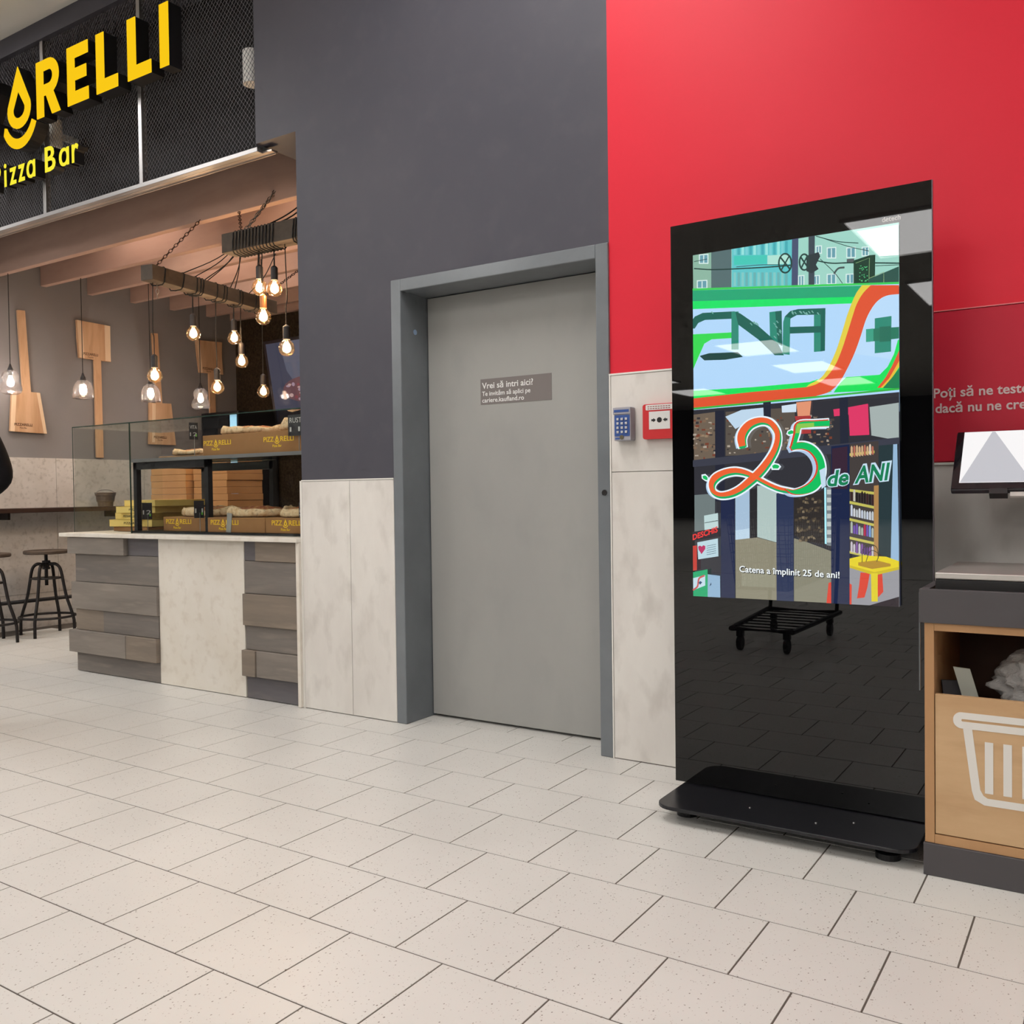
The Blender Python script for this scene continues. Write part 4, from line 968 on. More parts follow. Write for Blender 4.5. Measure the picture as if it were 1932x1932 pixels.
for k in range(90): x, y = rn.uniform(905, 1085), 620 + 62 * rn.randrange(5) + rn.uniform(-6, 24); poly(rn.choice(((104, 92, 72), (80, 70, 58), (132, 118, 96), (66, 58, 50))), [(x, y), (x + rn.uniform(8, 22), y - 2), (x + rn.uniform(8, 20), y + 14), (x, y + 14)], P8)
poly((176, 240, 255), [(1098, 550), (1111, 550), (1114, 918), (1102, 915)], P8); poly((120, 130, 134), [(1114, 550), (1145, 550), (1145, 930), (1114, 925)], P8)
for k in range(7): poly((190, 198, 196), [(1116, 565 + k * 52), (1143, 565 + k * 52), (1143, 595 + k * 52), (1116, 595 + k * 52)], P8)
poly((150, 150, 156), [(1262, 1040), (1590, 1060), (1590, 1340), (1262, 1340)], P8)
poly((70, 64, 62), [(1262, 270), (1450, 250), (1450, 960), (1262, 960)], P8)
for yy, dy in ((330, -18), (560, 20), (638, 34), (748, 38), (868, 36), (960, 36)): poly((194, 188, 92), [(1262, yy), (1424, yy + dy), (1424, yy + dy + 17), (1262, yy + 17)], P8)
for r_, cs in enumerate((((206, 170, 130), (180, 110, 90), (220, 200, 180)), ((40, 34, 34), (60, 40, 40), (196, 190, 176)), ((206, 208, 212), (196, 204, 220), (190, 196, 200)), ((120, 160, 210), (180, 36, 76), (170, 180, 170), (110, 80, 170)), ((130, 90, 160), (196, 190, 200), (92, 64, 120)))):
    for k in range(9):
        x = 1270 + k * 17; y = (290, 572, 672, 782, 905)[r_] + k * (-2 if r_ == 0 else 3.6); h = rn.uniform(38, 64); poly(rn.choice(cs), [(x, y + 62 - h), (x + 4, y + 52 - h), (x + 9, y + 52 - h), (x + 13, y + 62 - h), (x + 13, y + 66), (x, y + 62)], P8)
poly((176, 134, 82), [(1421, 540), (1452, 536), (1450, 1000), (1421, 990)], P8); poly((42, 58, 62), [(1452, 280), (1548, 272), (1532, 1010), (1452, 980)], P8); poly((150, 184, 214), [(1546, 272), (1572, 270), (1585, 1040), (1530, 1012)], P8); poly((40, 44, 48), [(1572, 270), (1595, 270), (1595, 700), (1585, 800)], P8)
for sx, pts in ((0, [(1335, 1100), (1395, 1105), (1378, 1200), (1360, 1262), (1312, 1268), (1325, 1190)]), (0, [(1440, 1100), (1475, 1110), (1482, 1225), (1448, 1262)]), (0, [(1128, 1168), (1150, 1160), (1150, 1320), (1112, 1320)]), (0, [(1255, 1165), (1278, 1180), (1276, 1320), (1255, 1320)])): poly((216, 66, 46), pts, P8)
poly((228, 208, 34), [(1258, 1012), (1350, 990), (1500, 998), (1590, 1030), (1590, 1078), (1425, 1118), (1258, 1062)], P8); poly((204, 182, 30), [(1258, 1052), (1425, 1098), (1590, 1062), (1590, 1080), (1425, 1120), (1258, 1068)], P8); poly((222, 204, 40), [(1402, 1105), (1446, 1105), (1446, 1288), (1406, 1288)], P8); poly((176, 136, 40), [(1320, 1035), (1440, 1022), (1530, 1045), (1530, 1060), (1410, 1078), (1320, 1055)], P8)
for pts in ([(1345, 1035), (1350, 950), (1395, 920), (1440, 940), (1450, 1010)], [(1370, 1030), (1400, 960), (1450, 980), (1440, 1030)]): line((60, 60, 40), pts, .002, P8)
poly((36, 44, 74), [(430, 600), (520, 590), (522, 1290), (432, 1285)], P8); poly((46, 56, 86), [(790, 590), (902, 580), (902, 1310), (792, 1300)], P8); poly((30, 40, 72), [(1145, 285), (1264, 272), (1264, 1340), (1145, 1330)], P8); poly((58, 40, 56), [(1150, 300), (1250, 285), (1250, 560), (1150, 560)], P8)
poly((38, 28, 36), [(1375, 1318), (1600, 1252), (1600, 1360), (1375, 1360)], P8)
# notices on the left pane
poly((190, 214, 214), [(322, 733), (412, 716), (415, 815), (325, 832)], P8); line((40, 60, 60), [(326, 780), (412, 765)], .002, P8); poly((186, 214, 224), [(278, 906), (412, 880), (415, 996), (284, 1016)], P8)
poly((196, 60, 50), [(235, 930), (276, 926), (276, 1085), (235, 1092)], P8); poly((34, 30, 40), [(225, 842), (415, 812), (418, 868), (225, 900)], P8)
def stext(s, x, y, h, c, wpx, conv, bold=.0, shear=0., tilt=0., grow=0.):
    up_(); a = at(*conv((x, y)), 1, YT); b = at(*conv((x + wpx, y)), 1, YT); t = at(*conv((x, y - h)), 1, YT)
    sp.text(s, fmT, D(), D() - .00001, a.x, a.z, w=(b.x - a.x), h=(t.z - a.z), bold=bold, mi=col(c), shear=shear, tilt=tilt)
stext('DESCHIS', 249, 893, 38, (232, 50, 48), 162, P8, .03, 0, .33)
poly((186, 40, 96), [(306, 982), (286, 952), (284, 934), (296, 926), (307, 934), (318, 924), (330, 930), (330, 948)], P8)
for k in range(5): line((70, 100, 120), [(340, 930 + k * 14), (400, 918 + k * 14)], .0016, P8)
poly((34, 168, 112), [(235, 1102), (345, 1080), (346, 1262), (235, 1258)], P8); poly((196, 220, 232), [(240, 1140), (330, 1118), (330, 1185), (240, 1220)], P8); line((200, 90, 90), [(250, 1215), (280, 1190), (290, 1140), (325, 1120)], .006, P8); poly((30, 70, 110), [(293, 1158), (303, 1156), (303, 1176), (293, 1178)], P8); poly((30, 70, 110), [(287, 1164), (309, 1161), (309, 1169), (287, 1172)], P8)
poly((146, 180, 208), [(346, 1112), (426, 1122), (428, 1270), (346, 1264)], P8); poly((40, 70, 100), [(357, 1190), (370, 1180), (368, 1165)], P8)
# the big 25
two = [(690, 590), (672, 470), (700, 370), (780, 270), (880, 215), (1000, 196), (1120, 235), (1205, 350), (1222, 470), (1185, 620), (1110, 760), (1010, 900), (900, 1020), (790, 1120), (650, 1230), (500, 1300), (350, 1318), (250, 1265), (222, 1165), (275, 1065), (400, 990), (560, 955), (700, 972), (830, 1020), (960, 1092), (1100, 1165), (1250, 1225), (1400, 1252), (1550, 1268)]
tw = [110, 125, 125, 112, 98, 84, 84, 84, 84, 88, 96, 104, 108, 104, 92, 82, 70, 74, 90, 104, 92, 84, 76, 66, 58, 56, 54, 44, 16]
U = .000435 * .0 + (at(*P3((1000, 0)), 1, YT).x - at(*P3((0, 0)), 1, YT).x) / 1000
def ribbon(pts, ws, c, conv, dx=0, dy=0, grow=0, unit=None, k=6):
    up_(); m = spline([(p[0] + dx, p[1] + dy, w_) for p, w_ in zip(pts, ws)], k)
    q = onto([(v.x, v.y) for v in m], conv); sp.stroke(q, [(v.z + grow) * (unit or U) for v in m], fmT, D(), col(c))
def leafs(pts, conv, wh): poly(wh, [(p[0], p[1]) for p in pts], conv)
five8 = [(1132, 134), (1040, 138), (938, 146), (922, 205), (895, 300)]
five8b = [(888, 300), (925, 283), (975, 282), (1025, 305), (1065, 355), (1082, 420), (1070, 485), (1030, 540), (970, 570), (900, 580), (850, 560)]
fw1 = [42, 40, 40, 34, 30]; fw2 = [26, 40, 44, 44, 44, 46, 54, 58, 46, 26, 6]
U8 = U * .28986 / .12422
W8 = (232, 246, 255)
ribbon(two, tw, (176, 204, 232), P3, -26, 16, 30); ribbon(two, tw, W8, P3, 0, 0, 48); ribbon(two, tw, W8, P3, 8, 22, 38)
ribbon(five8, fw1, (190, 214, 238), P8, -16, 8, 14, U8); ribbon(five8b, fw2, (176, 200, 230), P8, -24, 10, 12, U8); ribbon(five8, fw1, W8, P8, 0, 0, 16, U8); ribbon(five8b, fw2, W8, P8, 0, 0, 16, U8)
for pts, cv in (([(180, 1050), (130, 1000), (70, 1010), (75, 1070), (130, 1110), (175, 1120)], P3), ([(1110, 870), (1170, 835), (1240, 850), (1275, 890), (1240, 940), (1130, 940)], P3), ([(1690, 1200), (1740, 1140), (1800, 1140), (1855, 1210), (1830, 1245), (1760, 1235), (1700, 1225)], P3), ([(1370, 350), (1430, 320), (1480, 340), (1480, 400), (1390, 430), (1350, 400)], P3)):
    poly(W8, pts, cv); cx = sum(p[0] for p in pts) / len(pts); cy = sum(p[1] for p in pts) / len(pts); poly((30, 186, 96), [((p[0] - cx) * .68 + cx, (p[1] - cy) * .6 + cy) for p in pts], cv)
ribbon(two, tw, (34, 176, 92), P3, 10, 16, 2); ribbon(two, [w_ * .62 for w_ in tw], (34, 172, 100), P3, 8, 26, 8) ; ribbon(two, tw, (236, 100, 54), P3, -4, -8, -12)
ribbon(five8, fw1, (214, 70, 50), P8, -4, 0, 0, U8); ribbon(five8b, fw2, (214, 70, 50), P8, -7, 1, 2, U8); ribbon(five8, fw1, (24, 190, 96), P8, 4, 2, -9, U8); ribbon(five8b, fw2, (24, 190, 96), P8, 2, 0, -5, U8)
poly((140, 200, 84), [(925, 140), (1035, 132), (1035, 160), (950, 168), (938, 200), (915, 200)], P8)
stext('de', 1108, 556, 116, (200, 224, 240), 152, P8, .09, .16, .1); stext('ANI', 1286, 536, 130, (200, 224, 240), 232, P8, .09, .16, .1)
stext('de', 1116, 550, 104, (28, 126, 84), 138, P8, .025, .16, .1); stext('ANI', 1296, 528, 112, (28, 126, 84), 212, P8, .025, .16, .1)
poly((196, 220, 238), [(1070, 440), (1110, 420), (1112, 540), (1085, 560)], P8)
stext('Catena a împlinit 25 de ani!', 556, 1114, 54, (20, 24, 30), 648, P8, .03, 0, -.026); stext('Catena a împlinit 25 de ani!', 552, 1110, 54, (244, 250, 252), 648, P8, .014, 0, -.026)
sp.build('screen', SL, tt, rec=False)
MB().text('detech', XZ(YT), -.0006, -.0003, at(1664, 420, 1, YT).x, S_Z1 + .008, w=.055, h=.016, bold=.02).build('maker_mark', mat('white mark', (236, 236, 236), .5), tt, rec=False)

# ------------------------------------------------------------------ keypad and fire alarm call point
kp = thing('door_keypad', (-1.641, 0, 1.303), 'grey access keypad with a blue face on the concrete board', 'keypad')
kx0, kx1, kz0, kz1, kd = -1.690, -1.615, 1.300, 1.434, -.055
M_KG = mat('keypad grey', (170, 168, 176), .4); M_KB = mat('keypad blue', (54, 88, 158), .4); M_KEY = mat('chrome key', (220, 222, 226), .25, .6)
MB().box(kx0, kx1, kd, -.0125, kz0, kz1).build('body', M_KG, kp, bevel=.004)
MB().box(kx0 - .002, kx1 + .001, kd - .004, kd - .0002, kz1 - .028, kz1 - .001).build('top_cap', M_KG, kp, bevel=.002)
MB().box(kx0 + .004, kx1 - .006, kd - .0052, kd - .0042, kz1 - .020, kz1 - .010).build('nameplate', M_KB, kp)
MB().prism([rrect(kx0 + .004, kx1 - .004, kz0 + .018, kz1 - .031, .004)], XZ(0), kd - .0014, kd - .0001).build('face', M_KB, kp)
for r_ in range(4):
    for c_ in range(3):
        x = kx0 + .014 + c_ * .0185; z = kz0 + .030 + r_ * .0172
        MB().box(x, x + .0105, kd - .006, kd - .0016, z, z + .0100).build('key', M_KEY, kp, bevel=.0015)
q = MB(); q.prism([disc((kx0 + kx1) / 2 - .002, kz0 + .014, .009, 16)], XZ(0), kd - .003, kd - .0002); q.build('lock', mat('brass lock', (120, 112, 92), .35, .7), kp)
MB().box(kx0 + .006, kx0 + .026, kd - .0008, kd - .0001, kz0 + .006, kz0 + .013).build('nameplate', M_KB, kp)
fa = thing('fire_alarm_call_point', (-1.50, 0, 1.30), 'red manual fire alarm call point on the concrete board beside the totem', 'fire alarm')
ax0, ax1, az0, az1, ad = -1.570, -1.425, 1.302, 1.440, -.040
M_AR = mat('alarm red', (216, 44, 48), .35)
MB().prism([rrect(ax0, ax1, az0, az1, .010)], XZ(0), ad, -.0125).build('body', M_AR, fa, bevel=.003)
MB().box(ax0 + .028, ax1 - .028, ad - .0015, ad - .0001, az0 + .038, az1 - .030).build('window', M_WHITE, fa)
q = MB(); cx = (ax0 + ax1) / 2; cz = az0 + .074
for sgn in (-1, 1): q.prism([[(cx + sgn * .034, cz - .004), (cx + sgn * .026, cz - .004), (cx + sgn * .026, cz - .008), (cx + sgn * .015, cz), (cx + sgn * .026, cz + .008), (cx + sgn * .026, cz + .004), (cx + sgn * .034, cz + .004)]], XZ(0), ad - .0022, ad - .0016)
q.prism([disc(cx, cz, .0105, 20)], XZ(0), ad - .0022, ad - .0016); q.build('arrow_print', M_BLACK, fa)
MB().prism([rrect(ax0 + .014, ax1 - .014, az1 - .024, az1 - .003, .004)], XZ(0), ad - .0012, ad - .0001).build('label', M_WHITE, fa)
q = MB()
for i in range(2):
    for k in range(9): q.prism([rectl(ax0 + .022 + k * .011, ax0 + .030 + k * .011, az1 - .012 - i * .008, az1 - .009 - i * .008)], XZ(0), ad - .0016, ad - .0013)
q.build('label_print', mat('red brown print', (150, 60, 60), .6), fa)

# ------------------------------------------------------------------ basket cabinet at the right edge
M_OAK = noisy('light oak board', (212, 176, 134), (198, 160, 118), 5, .55, (.35, 1, 1.6), c3=(158, 116, 76), s3=9, amt3=.35)
M_OAKE = noisy('oak edge', (196, 152, 108), (184, 140, 98), 8, .55, (1, 1, .3))
M_CG = mat('anthracite laminate', (78, 74, 76), .5)
cx0, cx1, cy0, cy1 = -.452, .498, -.585, -.06
cb = thing('basket_cabinet', (0, (cy0 + cy1) / 2, 0), 'oak cabinet with anthracite plinth and a white basket symbol at the right edge', 'cabinet')
MB().box(cx0 - .004, cx1, cy0 - .006, cy1, 0, .092).build('plinth', M_CG, cb, bevel=.002)
MB().box(cx0, cx0 + .025, cy0, cy1, .093, .716).build('side_panel', M_OAKE, cb, bevel=.001); MB().box(cx1 - .025, cx1, cy0, cy1, .093, .716).build('side_panel', M_OAKE, cb, bevel=.001)
MB().box(cx0 + .0255, cx1 - .0255, cy0, cy1, .093, .118).build('bottom_panel', M_OAKE, cb); MB().box(cx0 + .0255, cx1 - .0255, cy0, cy1, .695, .716).build('top_panel', M_OAKE, cb)
MB().box(cx0 + .0255, cx1 - .0255, cy1 - .015, cy1, .119, .694).build('back_panel', mat('shade brown back', (92, 64, 50), .6), cb)  # brown darkened to put the cabinet's inner shade into the colour
fp = MB().box(cx0 + .027, cx1 - .027, cy0 + .002, cy0 + .020, .121, .516).build('front_panel', M_OAK, cb, bevel=.001)
MB().box(cx0 + .026, cx1 - .026, cy0 + .022, cy1 - .016, .40, .412).build('shelf', M_OAK, cb)
rim = MB(); rim.prism([rectl(cx0 - .012, cx1, cy0 - .010, cy1), rectl(cx0 + .012, cx1 - .024, cy0 + .012, cy1 - .02)], lambda u, v, d: (u, v, d), .717, .812); rim.build('top_rim', M_CG, cb, bevel=.0015)
MB().box(cx0 + .013, cx1 - .025, cy0 + .013, cy1 - .021, .780, .800).build('worktop', M_OAK, cb)
MB().box(cx0 - .016, cx0 - .0125, cy0 + .01, cy0 + .02, .52, .80).build('hanging_strip', mat('grey strip', (96, 100, 102), .4), cb)
# the basket symbol: built flat on the front panel
ic = MB(); fmI = XZ(cy0 + .002)
mid = (cx0 + cx1) / 2
def ipt(px, py): q = at(px, py, 1, cy0 + .002); return (q.x, q.z)
hl = ipt(1811, 1358); hr = 2 * mid - hl[0]; hz = hl[1]
ic.prism([[p for p in rrect(hl[0] - .017, hr + .017, hz - .0235, hz + .0215, .021, 8)], [p for p in rrect(hl[0] + .004, hr - .004, hz - .004, hz + .003, .003, 3)]], fmI, -.0012, -.0001)
bz = ipt(1860, 1520)[1]; blx = ipt(1836, 1500)[0]; wv_ = .021
def side(px_off):
    a0 = ipt(1815, 1370); a = (a0[0] + .001, hz - .010); b = (blx - .003, bz + .035)
    return a, b
a, b = side(0)
Lp = [a, b, (blx + .004, bz + .012), (blx + .028, bz)]
inner_ = [(a[0] + wv_ + .002, a[1]), (b[0] + wv_, b[1] + .006), (blx + .026, bz + .026), (blx + .036, bz + .020)]
oute = Lp + [(2 * mid - p[0], p[1]) for p in Lp[::-1]]
inn = inner_ + [(2 * mid - p[0], p[1]) for p in inner_[::-1]]
ic.prism([oute + [(p[0], p[1]) for p in inn[::-1]]], fmI, -.0009, -.0002)
s0 = ipt(1858, 1400)[0]; s1 = ipt(1874, 1400)[0]; zt_ = ipt(1866, 1401)[1]; zb_ = ipt(1866, 1498)[1]; pitch = ipt(1893, 1410)[0] - s0
k = 0
while s0 + k * pitch < hr - .05: ic.prism([rectl(s0 + k * pitch, s1 + k * pitch, zb_, zt_)], fmI, -.0012, -.0001); k += 1
ic.build('basket_symbol', mat('white symbol', (232, 228, 220), .5), fp)
# rubbish in the cabinet
tag(MB().obox((-.345, -.50, .50), (.022, .004, .085), (1, .2, -.1), (-.2, 1, 0), (-.28, 0, 1)).build('folded_carton', mat('pale grey carton', (178, 180, 168), .6), bevel=.001), 'pale grey folded carton strip standing in the cabinet opening', 'carton')
tag(MB().obox((-.385, -.47, .478), (.035, .005, .06), (1, .3, 0), (-.3, 1, 0), (-.1, .1, 1)).build('dark_carton', mat('dark grey carton', (70, 68, 72), .6), bevel=.001), 'dark grey carton piece behind the pale strip in the cabinet', 'carton')
def film():
    bm = bmesh.new(); bmesh.ops.create_icosphere(bm, subdivisions=5, radius=1.0)
    r = random.Random(11); cs_ = [(Vector((r.uniform(-1, 1), r.uniform(-1, 1), r.uniform(-1, 1))).normalized(), r.uniform(4, 12), r.uniform(0, 6.28), r.uniform(.008, .026)) for _ in range(30)]
    for v in bm.verts:
        n = v.co.normalized(); f = 1.0
        for d, fr_, ph, am in cs_: f += am * (1 - 2 * abs(math.sin(n.dot(d) * fr_ + ph)))
        z = n.z
        f *= 1 + (.55 * max(0, 1 - 6 * ((n.x - .15) ** 2 + (n.y) ** 2)) if z > 0 else 0)
        v.co = Vector((n.x * f * .215, n.y * f * .135, n.z * f * .115))
    me = bpy.data.meshes.new('plastic_film'); bm.to_mesh(me); bm.free()
    o = bpy.data.objects.new('plastic_film', me); COL.objects.link(o); o.location = (-.105, -.38, .535)
    return o
fo = film()
M_FILM = bpy.data.materials.new('crumpled film'); M_FILM.use_nodes = True
nt = M_FILM.node_tree; b_ = nt.nodes['Principled BSDF']; b_.inputs['Base Color'].default_value = (.82, .80, .77, 1); b_.inputs['Roughness'].default_value = .1; b_.inputs['Specular IOR Level'].default_value = .9
bn_ = nt.nodes.new('ShaderNodeTexNoise'); bn_.inputs['Scale'].default_value = 42; bn_.inputs['Detail'].default_value = 3
bb_ = nt.nodes.new('ShaderNodeBump'); bb_.inputs['Strength'].default_value = .8; bb_.inputs['Distance'].default_value = .012
nt.links.new(bn_.outputs['Fac'], bb_.inputs['Height']); nt.links.new(bb_.outputs[0], b_.inputs['Normal'])
tr_ = nt.nodes.new('ShaderNodeBsdfTransparent'); mx_ = nt.nodes.new('ShaderNodeMixShader'); mx_.inputs[0].default_value = .55
nt.links.new(tr_.outputs[0], mx_.inputs[1]); nt.links.new(b_.outputs[0], mx_.inputs[2]); nt.links.new(mx_.outputs[0], nt.nodes['Material Output'].inputs[0])
fo.data.materials.append(M_FILM); fo.data.polygons.foreach_set('use_smooth', [True] * len(fo.data.polygons)); tag(fo, 'crumpled clear plastic film heaped in the cabinet opening', 'plastic film')

# scale on the cabinet and tilted screen above it
sc_ = thing('counter_scale', (-.05, -.3, .80), 'flat black device with a pale metal front edge on the cabinet top', 'device')
MB().box(-.428, .42, -.555, -.12, .8005, .838).build('body', M_BLACK, sc_, bevel=.003); MB().box(-.428, .42, -.557, -.12, .8385, .857).build('plate', mat('pale metal', (206, 202, 196), .3, .7), sc_, bevel=.003)
mo = thing('tilted_monitor', (-.1, -.2, 1.08), 'glossy black monitor tilted back on a bracket above the cabinet', 'monitor')
pl, pr = at(1793, 924, 1, -.32), at(1932, 920, 1, -.32); tl = at(1805, 815, 1, -.17)
ux = (pr - pl).normalized(); ux = Vector((1, 0, 0)); uz = Vector((0, tl.y - pl.y, tl.z - pl.z)).normalized(); uy = ux.cross(uz) * -1
hh = math.hypot(tl.y - pl.y, tl.z - pl.z); Wm = .58
n_ = Vector((0, -uz.z, uz.y))
c_ = Vector((pl.x + Wm / 2, pl.y, pl.z)) + uz * hh / 2
MB().obox(c_ - n_ * .012, (Wm / 2, .010, hh / 2), ux, n_, uz).build('housing', mat('monitor housing', (40, 36, 42), .4), mo, bevel=.004)
MB().obox(c_ - n_ * .0008, (Wm / 2 - .003, .0012, hh / 2 - .003), ux, n_, uz).build('screen_glass', mat('monitor glass', (28, 28, 33), .03, spec=.8), mo)
fmN = lambda u, v, d: tuple(c_ + ux * u + n_ * (.0006 + d) + uz * v)
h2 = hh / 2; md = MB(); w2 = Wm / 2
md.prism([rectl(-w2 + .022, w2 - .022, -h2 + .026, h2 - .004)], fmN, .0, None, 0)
md.prism([[(-w2 + .024, -h2 + .028), (-w2 + .215, -h2 + .028), (-w2 + .108, h2 - .006), (-w2 + .100, h2 - .006)]], fmN, .0002, None, 1)  # grey triangle is a ceiling reflection drawn onto the display
md.build('display', [mat('monitor reflected white', (8, 8, 8), .05, emit=(248, 246, 246), es=1.0), mat('monitor reflected triangle', (8, 8, 8), .05, emit=(196, 196, 202), es=1.0)], mo, rec=False)  # white emission stands in for the bright ceiling mirrored in the glass
MB().obox(c_ - uz * (hh / 2 + .008) + ux * (-.16) - n_ * .01, (.024, .012, .010), ux, n_, uz).build('clip', M_BLACK, mo)
MB().obox(Vector((c_.x, c_.y / 2 - .01, c_.z - .03)), (.05, abs(c_.y) / 2 - .012, .02), (1, 0, 0), (0, 1, 0), (0, 0, 1)).build('wall_bracket', M_BLACK, mo)
MB().obox(c_ - uz * (hh / 2 + .010) + ux * .13 - n_ * .014, (.26, .004, .008), ux, n_, uz).build('tag_strip', mat('pale strip', (196, 188, 182), .5), mo)
# ------------------------------------------------------------------ shopper in black at the left edge, seen only by the back of an arm
def person():
    J = {'pelvis': (0, 0, .98, .150, .115), 'waist': (0, .01, 1.12, .150, .110), 'chest': (0, .0, 1.32, .175, .125), 'neckb': (0, .01, 1.50, .085, .075), 'neck': (0, .0, 1.56, .055, .055),
         'hipL': (-.095, 0, .93, .095, .10), 'kneeL': (-.10, -.02, .50, .065, .065), 'ankL': (-.10, .02, .10, .045, .045), 'toeL': (-.11, -.13, .045, .04, .035),
         'hipR': (.095, 0, .93, .095, .10), 'kneeR': (.10, -.05, .50, .065, .065), 'ankR': (.105, .0, .10, .045, .045), 'toeR': (.12, -.15, .045, .04, .035),
         'shL': (-.19, .01, 1.44, .075, .07), 'elL': (-.27, .05, 1.16, .055, .055), 'wrL': (-.20, -.12, 1.02, .040, .040),
         'shR': (.19, .01, 1.44, .080, .075), 'elR': (.345, .05, 1.19, .066, .066), 'wrR': (.22, -.14, 1.04, .040, .040)}
    Ed = [('pelvis', 'waist'), ('waist', 'chest'), ('chest', 'neckb'), ('neckb', 'neck'), ('pelvis', 'hipL'), ('hipL', 'kneeL'), ('kneeL', 'ankL'), ('ankL', 'toeL'), ('pelvis', 'hipR'), ('hipR', 'kneeR'), ('kneeR', 'ankR'), ('ankR', 'toeR'),
          ('chest', 'shL'), ('shL', 'elL'), ('elL', 'wrL'), ('chest', 'shR'), ('shR', 'elR'), ('elR', 'wrR')]
    return J, Ed
def skin(name, J, Ed, root, m, parent, lv=2):
    ks = list(J); me = bpy.data.meshes.new(name)
    me.from_pydata([J[k][:3] for k in ks], [(ks.index(a), ks.index(b)) for a, b in Ed], [])
    o = bpy.data.objects.new(name, me); COL.objects.link(o); o.parent = parent
    sk = o.modifiers.new('skin', 'SKIN'); sk.use_smooth_shade = True
    for i, k in enumerate(ks):
        d = me.skin_vertices[0].data[i]; d.radius = J[k][3:5]; d.use_root = (k == root)
    sd = o.modifiers.new('sub', 'SUBSURF'); sd.levels = lv; sd.render_levels = lv
    me.materials.append(m)
    return o
ps = thing('person', (-4.655, -1.13, 0), 'person in a black coat walking out at the left edge, back of the arm visible', 'person')
J, Ed = person()
M_COAT = mat('black coat', (14, 12, 14), .85, spec=.2); M_SKINT = mat('skin', (196, 150, 124), .55); M_HAIR = mat('dark hair', (34, 24, 20), .6)
skin('body', J, Ed, 'pelvis', M_COAT, ps)
HJ = {'a': (0, .0, 1.57, .05, .05), 'b': (0, -.01, 1.64, .072, .085), 'c': (0, -.005, 1.72, .080, .098), 'd': (0, .005, 1.785, .055, .065)}
skin('head', HJ, [('a', 'b'), ('b', 'c'), ('c', 'd')], 'a', M_SKINT, ps)
h = MB().lathe([(.02, .118), (.06, .105), (.09, .075), (.102, .03), (.10, -.03), (.088, -.075), (.075, -.08)], (0, .018, 1.70), 20).build('hair', M_HAIR, None, smooth=True); h.parent = ps
for sgn in (-1, 1):
    e = MB().lathe([(.0005, .010), (.007, .006), (.009, 0), (.007, -.006), (.0005, -.010)], (sgn * .032, -.088, 1.70), 10).build('eye', M_HAIR, None, smooth=True); e.parent = ps
    e = MB().lathe([(.0005, .03), (.012, .02), (.016, 0), (.010, -.022), (.0005, -.03)], (sgn * .092, .0, 1.69), 10).build('ear', M_SKINT, None, smooth=True); e.parent = ps
    hx, hy, hz_ = (sgn * .20, -.14, 1.04)
    hj = {'w': (hx, hy, hz_, .03, .022), 'p': (hx - sgn * .03, hy - .07, hz_ - .02, .036, .018)}; he = [('w', 'p')]
    for k in range(4):
        b = (hx - sgn * .03 + (k - 1.5) * .018, hy - .10, hz_ - .025); ln = (.060, .070, .066, .052)[k]
        hj['f%da' % k] = (*b, .009, .009); hj['f%db' % k] = (b[0] - sgn * .012, b[1] - ln * .5, b[2] - .012, .0085, .0085); hj['f%dc' % k] = (b[0] - sgn * .02, b[1] - ln * .8, b[2] - .035, .0075, .0075)
        he += [('p', 'f%da' % k), ('f%da' % k, 'f%db' % k), ('f%db' % k, 'f%dc' % k)]
    hj['t1'] = (hx - sgn * .055, hy - .045, hz_ - .005, .011, .011); hj['t2'] = (hx - sgn * .075, hy - .075, hz_ - .012, .009, .009); he += [('w', 't1'), ('t1', 't2')]
    skin('hand', hj, he, 'w', M_SKINT, ps, 1)
ns = MB().lathe([(.004, .03), (.010, .0), (.014, -.018), (.0005, -.024)], (0, -.105, 1.685), 8).build('nose', M_SKINT, None, smooth=True); ns.parent = ps
ps.rotation_euler = (0, 0, math.radians(-4))
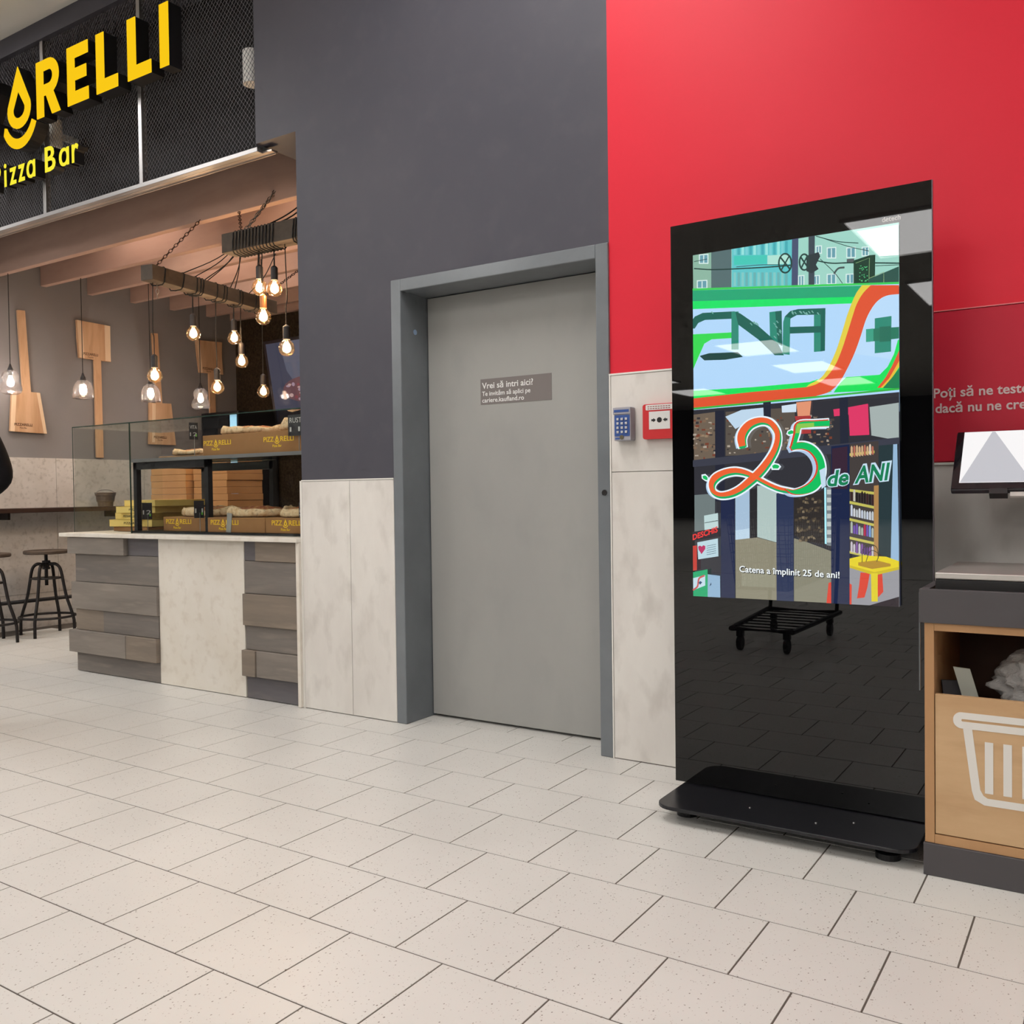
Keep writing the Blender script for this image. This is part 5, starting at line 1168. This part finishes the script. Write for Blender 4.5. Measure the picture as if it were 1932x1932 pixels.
# ------------------------------------------------------------------ shopping trolley standing in the hall, seen mirrored in the totem glass
tq = thing('shopping_trolley', (-1.99, -3.85, 0), 'black shopping trolley standing in the hall, mirrored in the totem glass', 'shopping trolley')
M_TR = mat('black trolley plastic', (24, 23, 25), .45); M_TW = mat('trolley wire', (120, 120, 124), .3, .8)
q = MB()
ol = [(-2.20, -3.36, .15), (-1.78, -3.36, .15), (-1.72, -4.36, .17), (-2.26, -4.36, .17)]
q.tube(ol, .018, 8, closed=True)
for k in range(1, 8): t = k / 8; q.tube([(-2.20 - .06 * t, -3.36 - t, .15 + .02 * t), (-1.78 + .06 * t, -3.36 - t, .15 + .02 * t)], .006, 6)
q.build('base_frame', M_TR, tq)
for (x, y) in ((-2.15, -3.40), (-1.83, -3.40), (-2.20, -4.30), (-1.78, -4.30)):
    n = 18; w_ = MB(); w_.add([(x - .016 + dx, y + r * math.cos(2 * math.pi * j / n), .0505 + r * math.sin(2 * math.pi * j / n)) for dx in (0, .032) for r in (.05,) for j in range(n)],
        [(j, (j + 1) % n, n + (j + 1) % n, n + j) for j in range(n)] + [tuple(range(n))[::-1], tuple(range(n, 2 * n))])
    wo = w_.build('wheel', M_TR, tq, bevel=.006)
    MB().box(x - .022, x + .022, y - .02, y + .02, .095, .135).build('fork', M_TR, wo)
for x in (-2.24, -1.74): MB().tube(spline([(x, -4.34, .17), (x, -4.42, .5), (x, -4.46, .95), (x, -4.50, 1.04)], 5), .014, 8).build('upright', M_TR, tq)
MB().tube([(-2.26, -4.50, 1.04), (-1.72, -4.50, 1.04)], .018, 10).build('handle', M_TR, tq)
bs = MB()
for k in range(9):
    t = k / 8; z = .42 + .5 * t; e = .03 * t
    bs.tube([(-2.17 - e, -3.42 + .09 * t, z), (-1.81 + e, -3.42 + .09 * t, z), (-1.77 + e, -4.40, z + .03), (-2.21 - e, -4.40, z + .03)], .003, 5, closed=True)
for k in range(22):
    t = k / 21; y = -3.42 - .98 * t
    for sx in (-1, 1): bs.tube([(-1.99 + sx * (.18 + .04 * t), y, .42 + .03 * t), (-1.99 + sx * (.21 + .04 * t), y + .09 * (1 - t), .92 + .03 * t)], .0025, 5)
    bs.tube([(-2.17 - .04 * t, y, .42 + .03 * t), (-1.81 + .04 * t, y, .42 + .03 * t)], .0025, 5)
for k in range(10): x = -2.17 + .36 * k / 9; bs.tube([(x, -3.42, .42), (x, -3.33, .92)], .0025, 5)
stuff(bs.build('wire_basket', M_TW, tq))
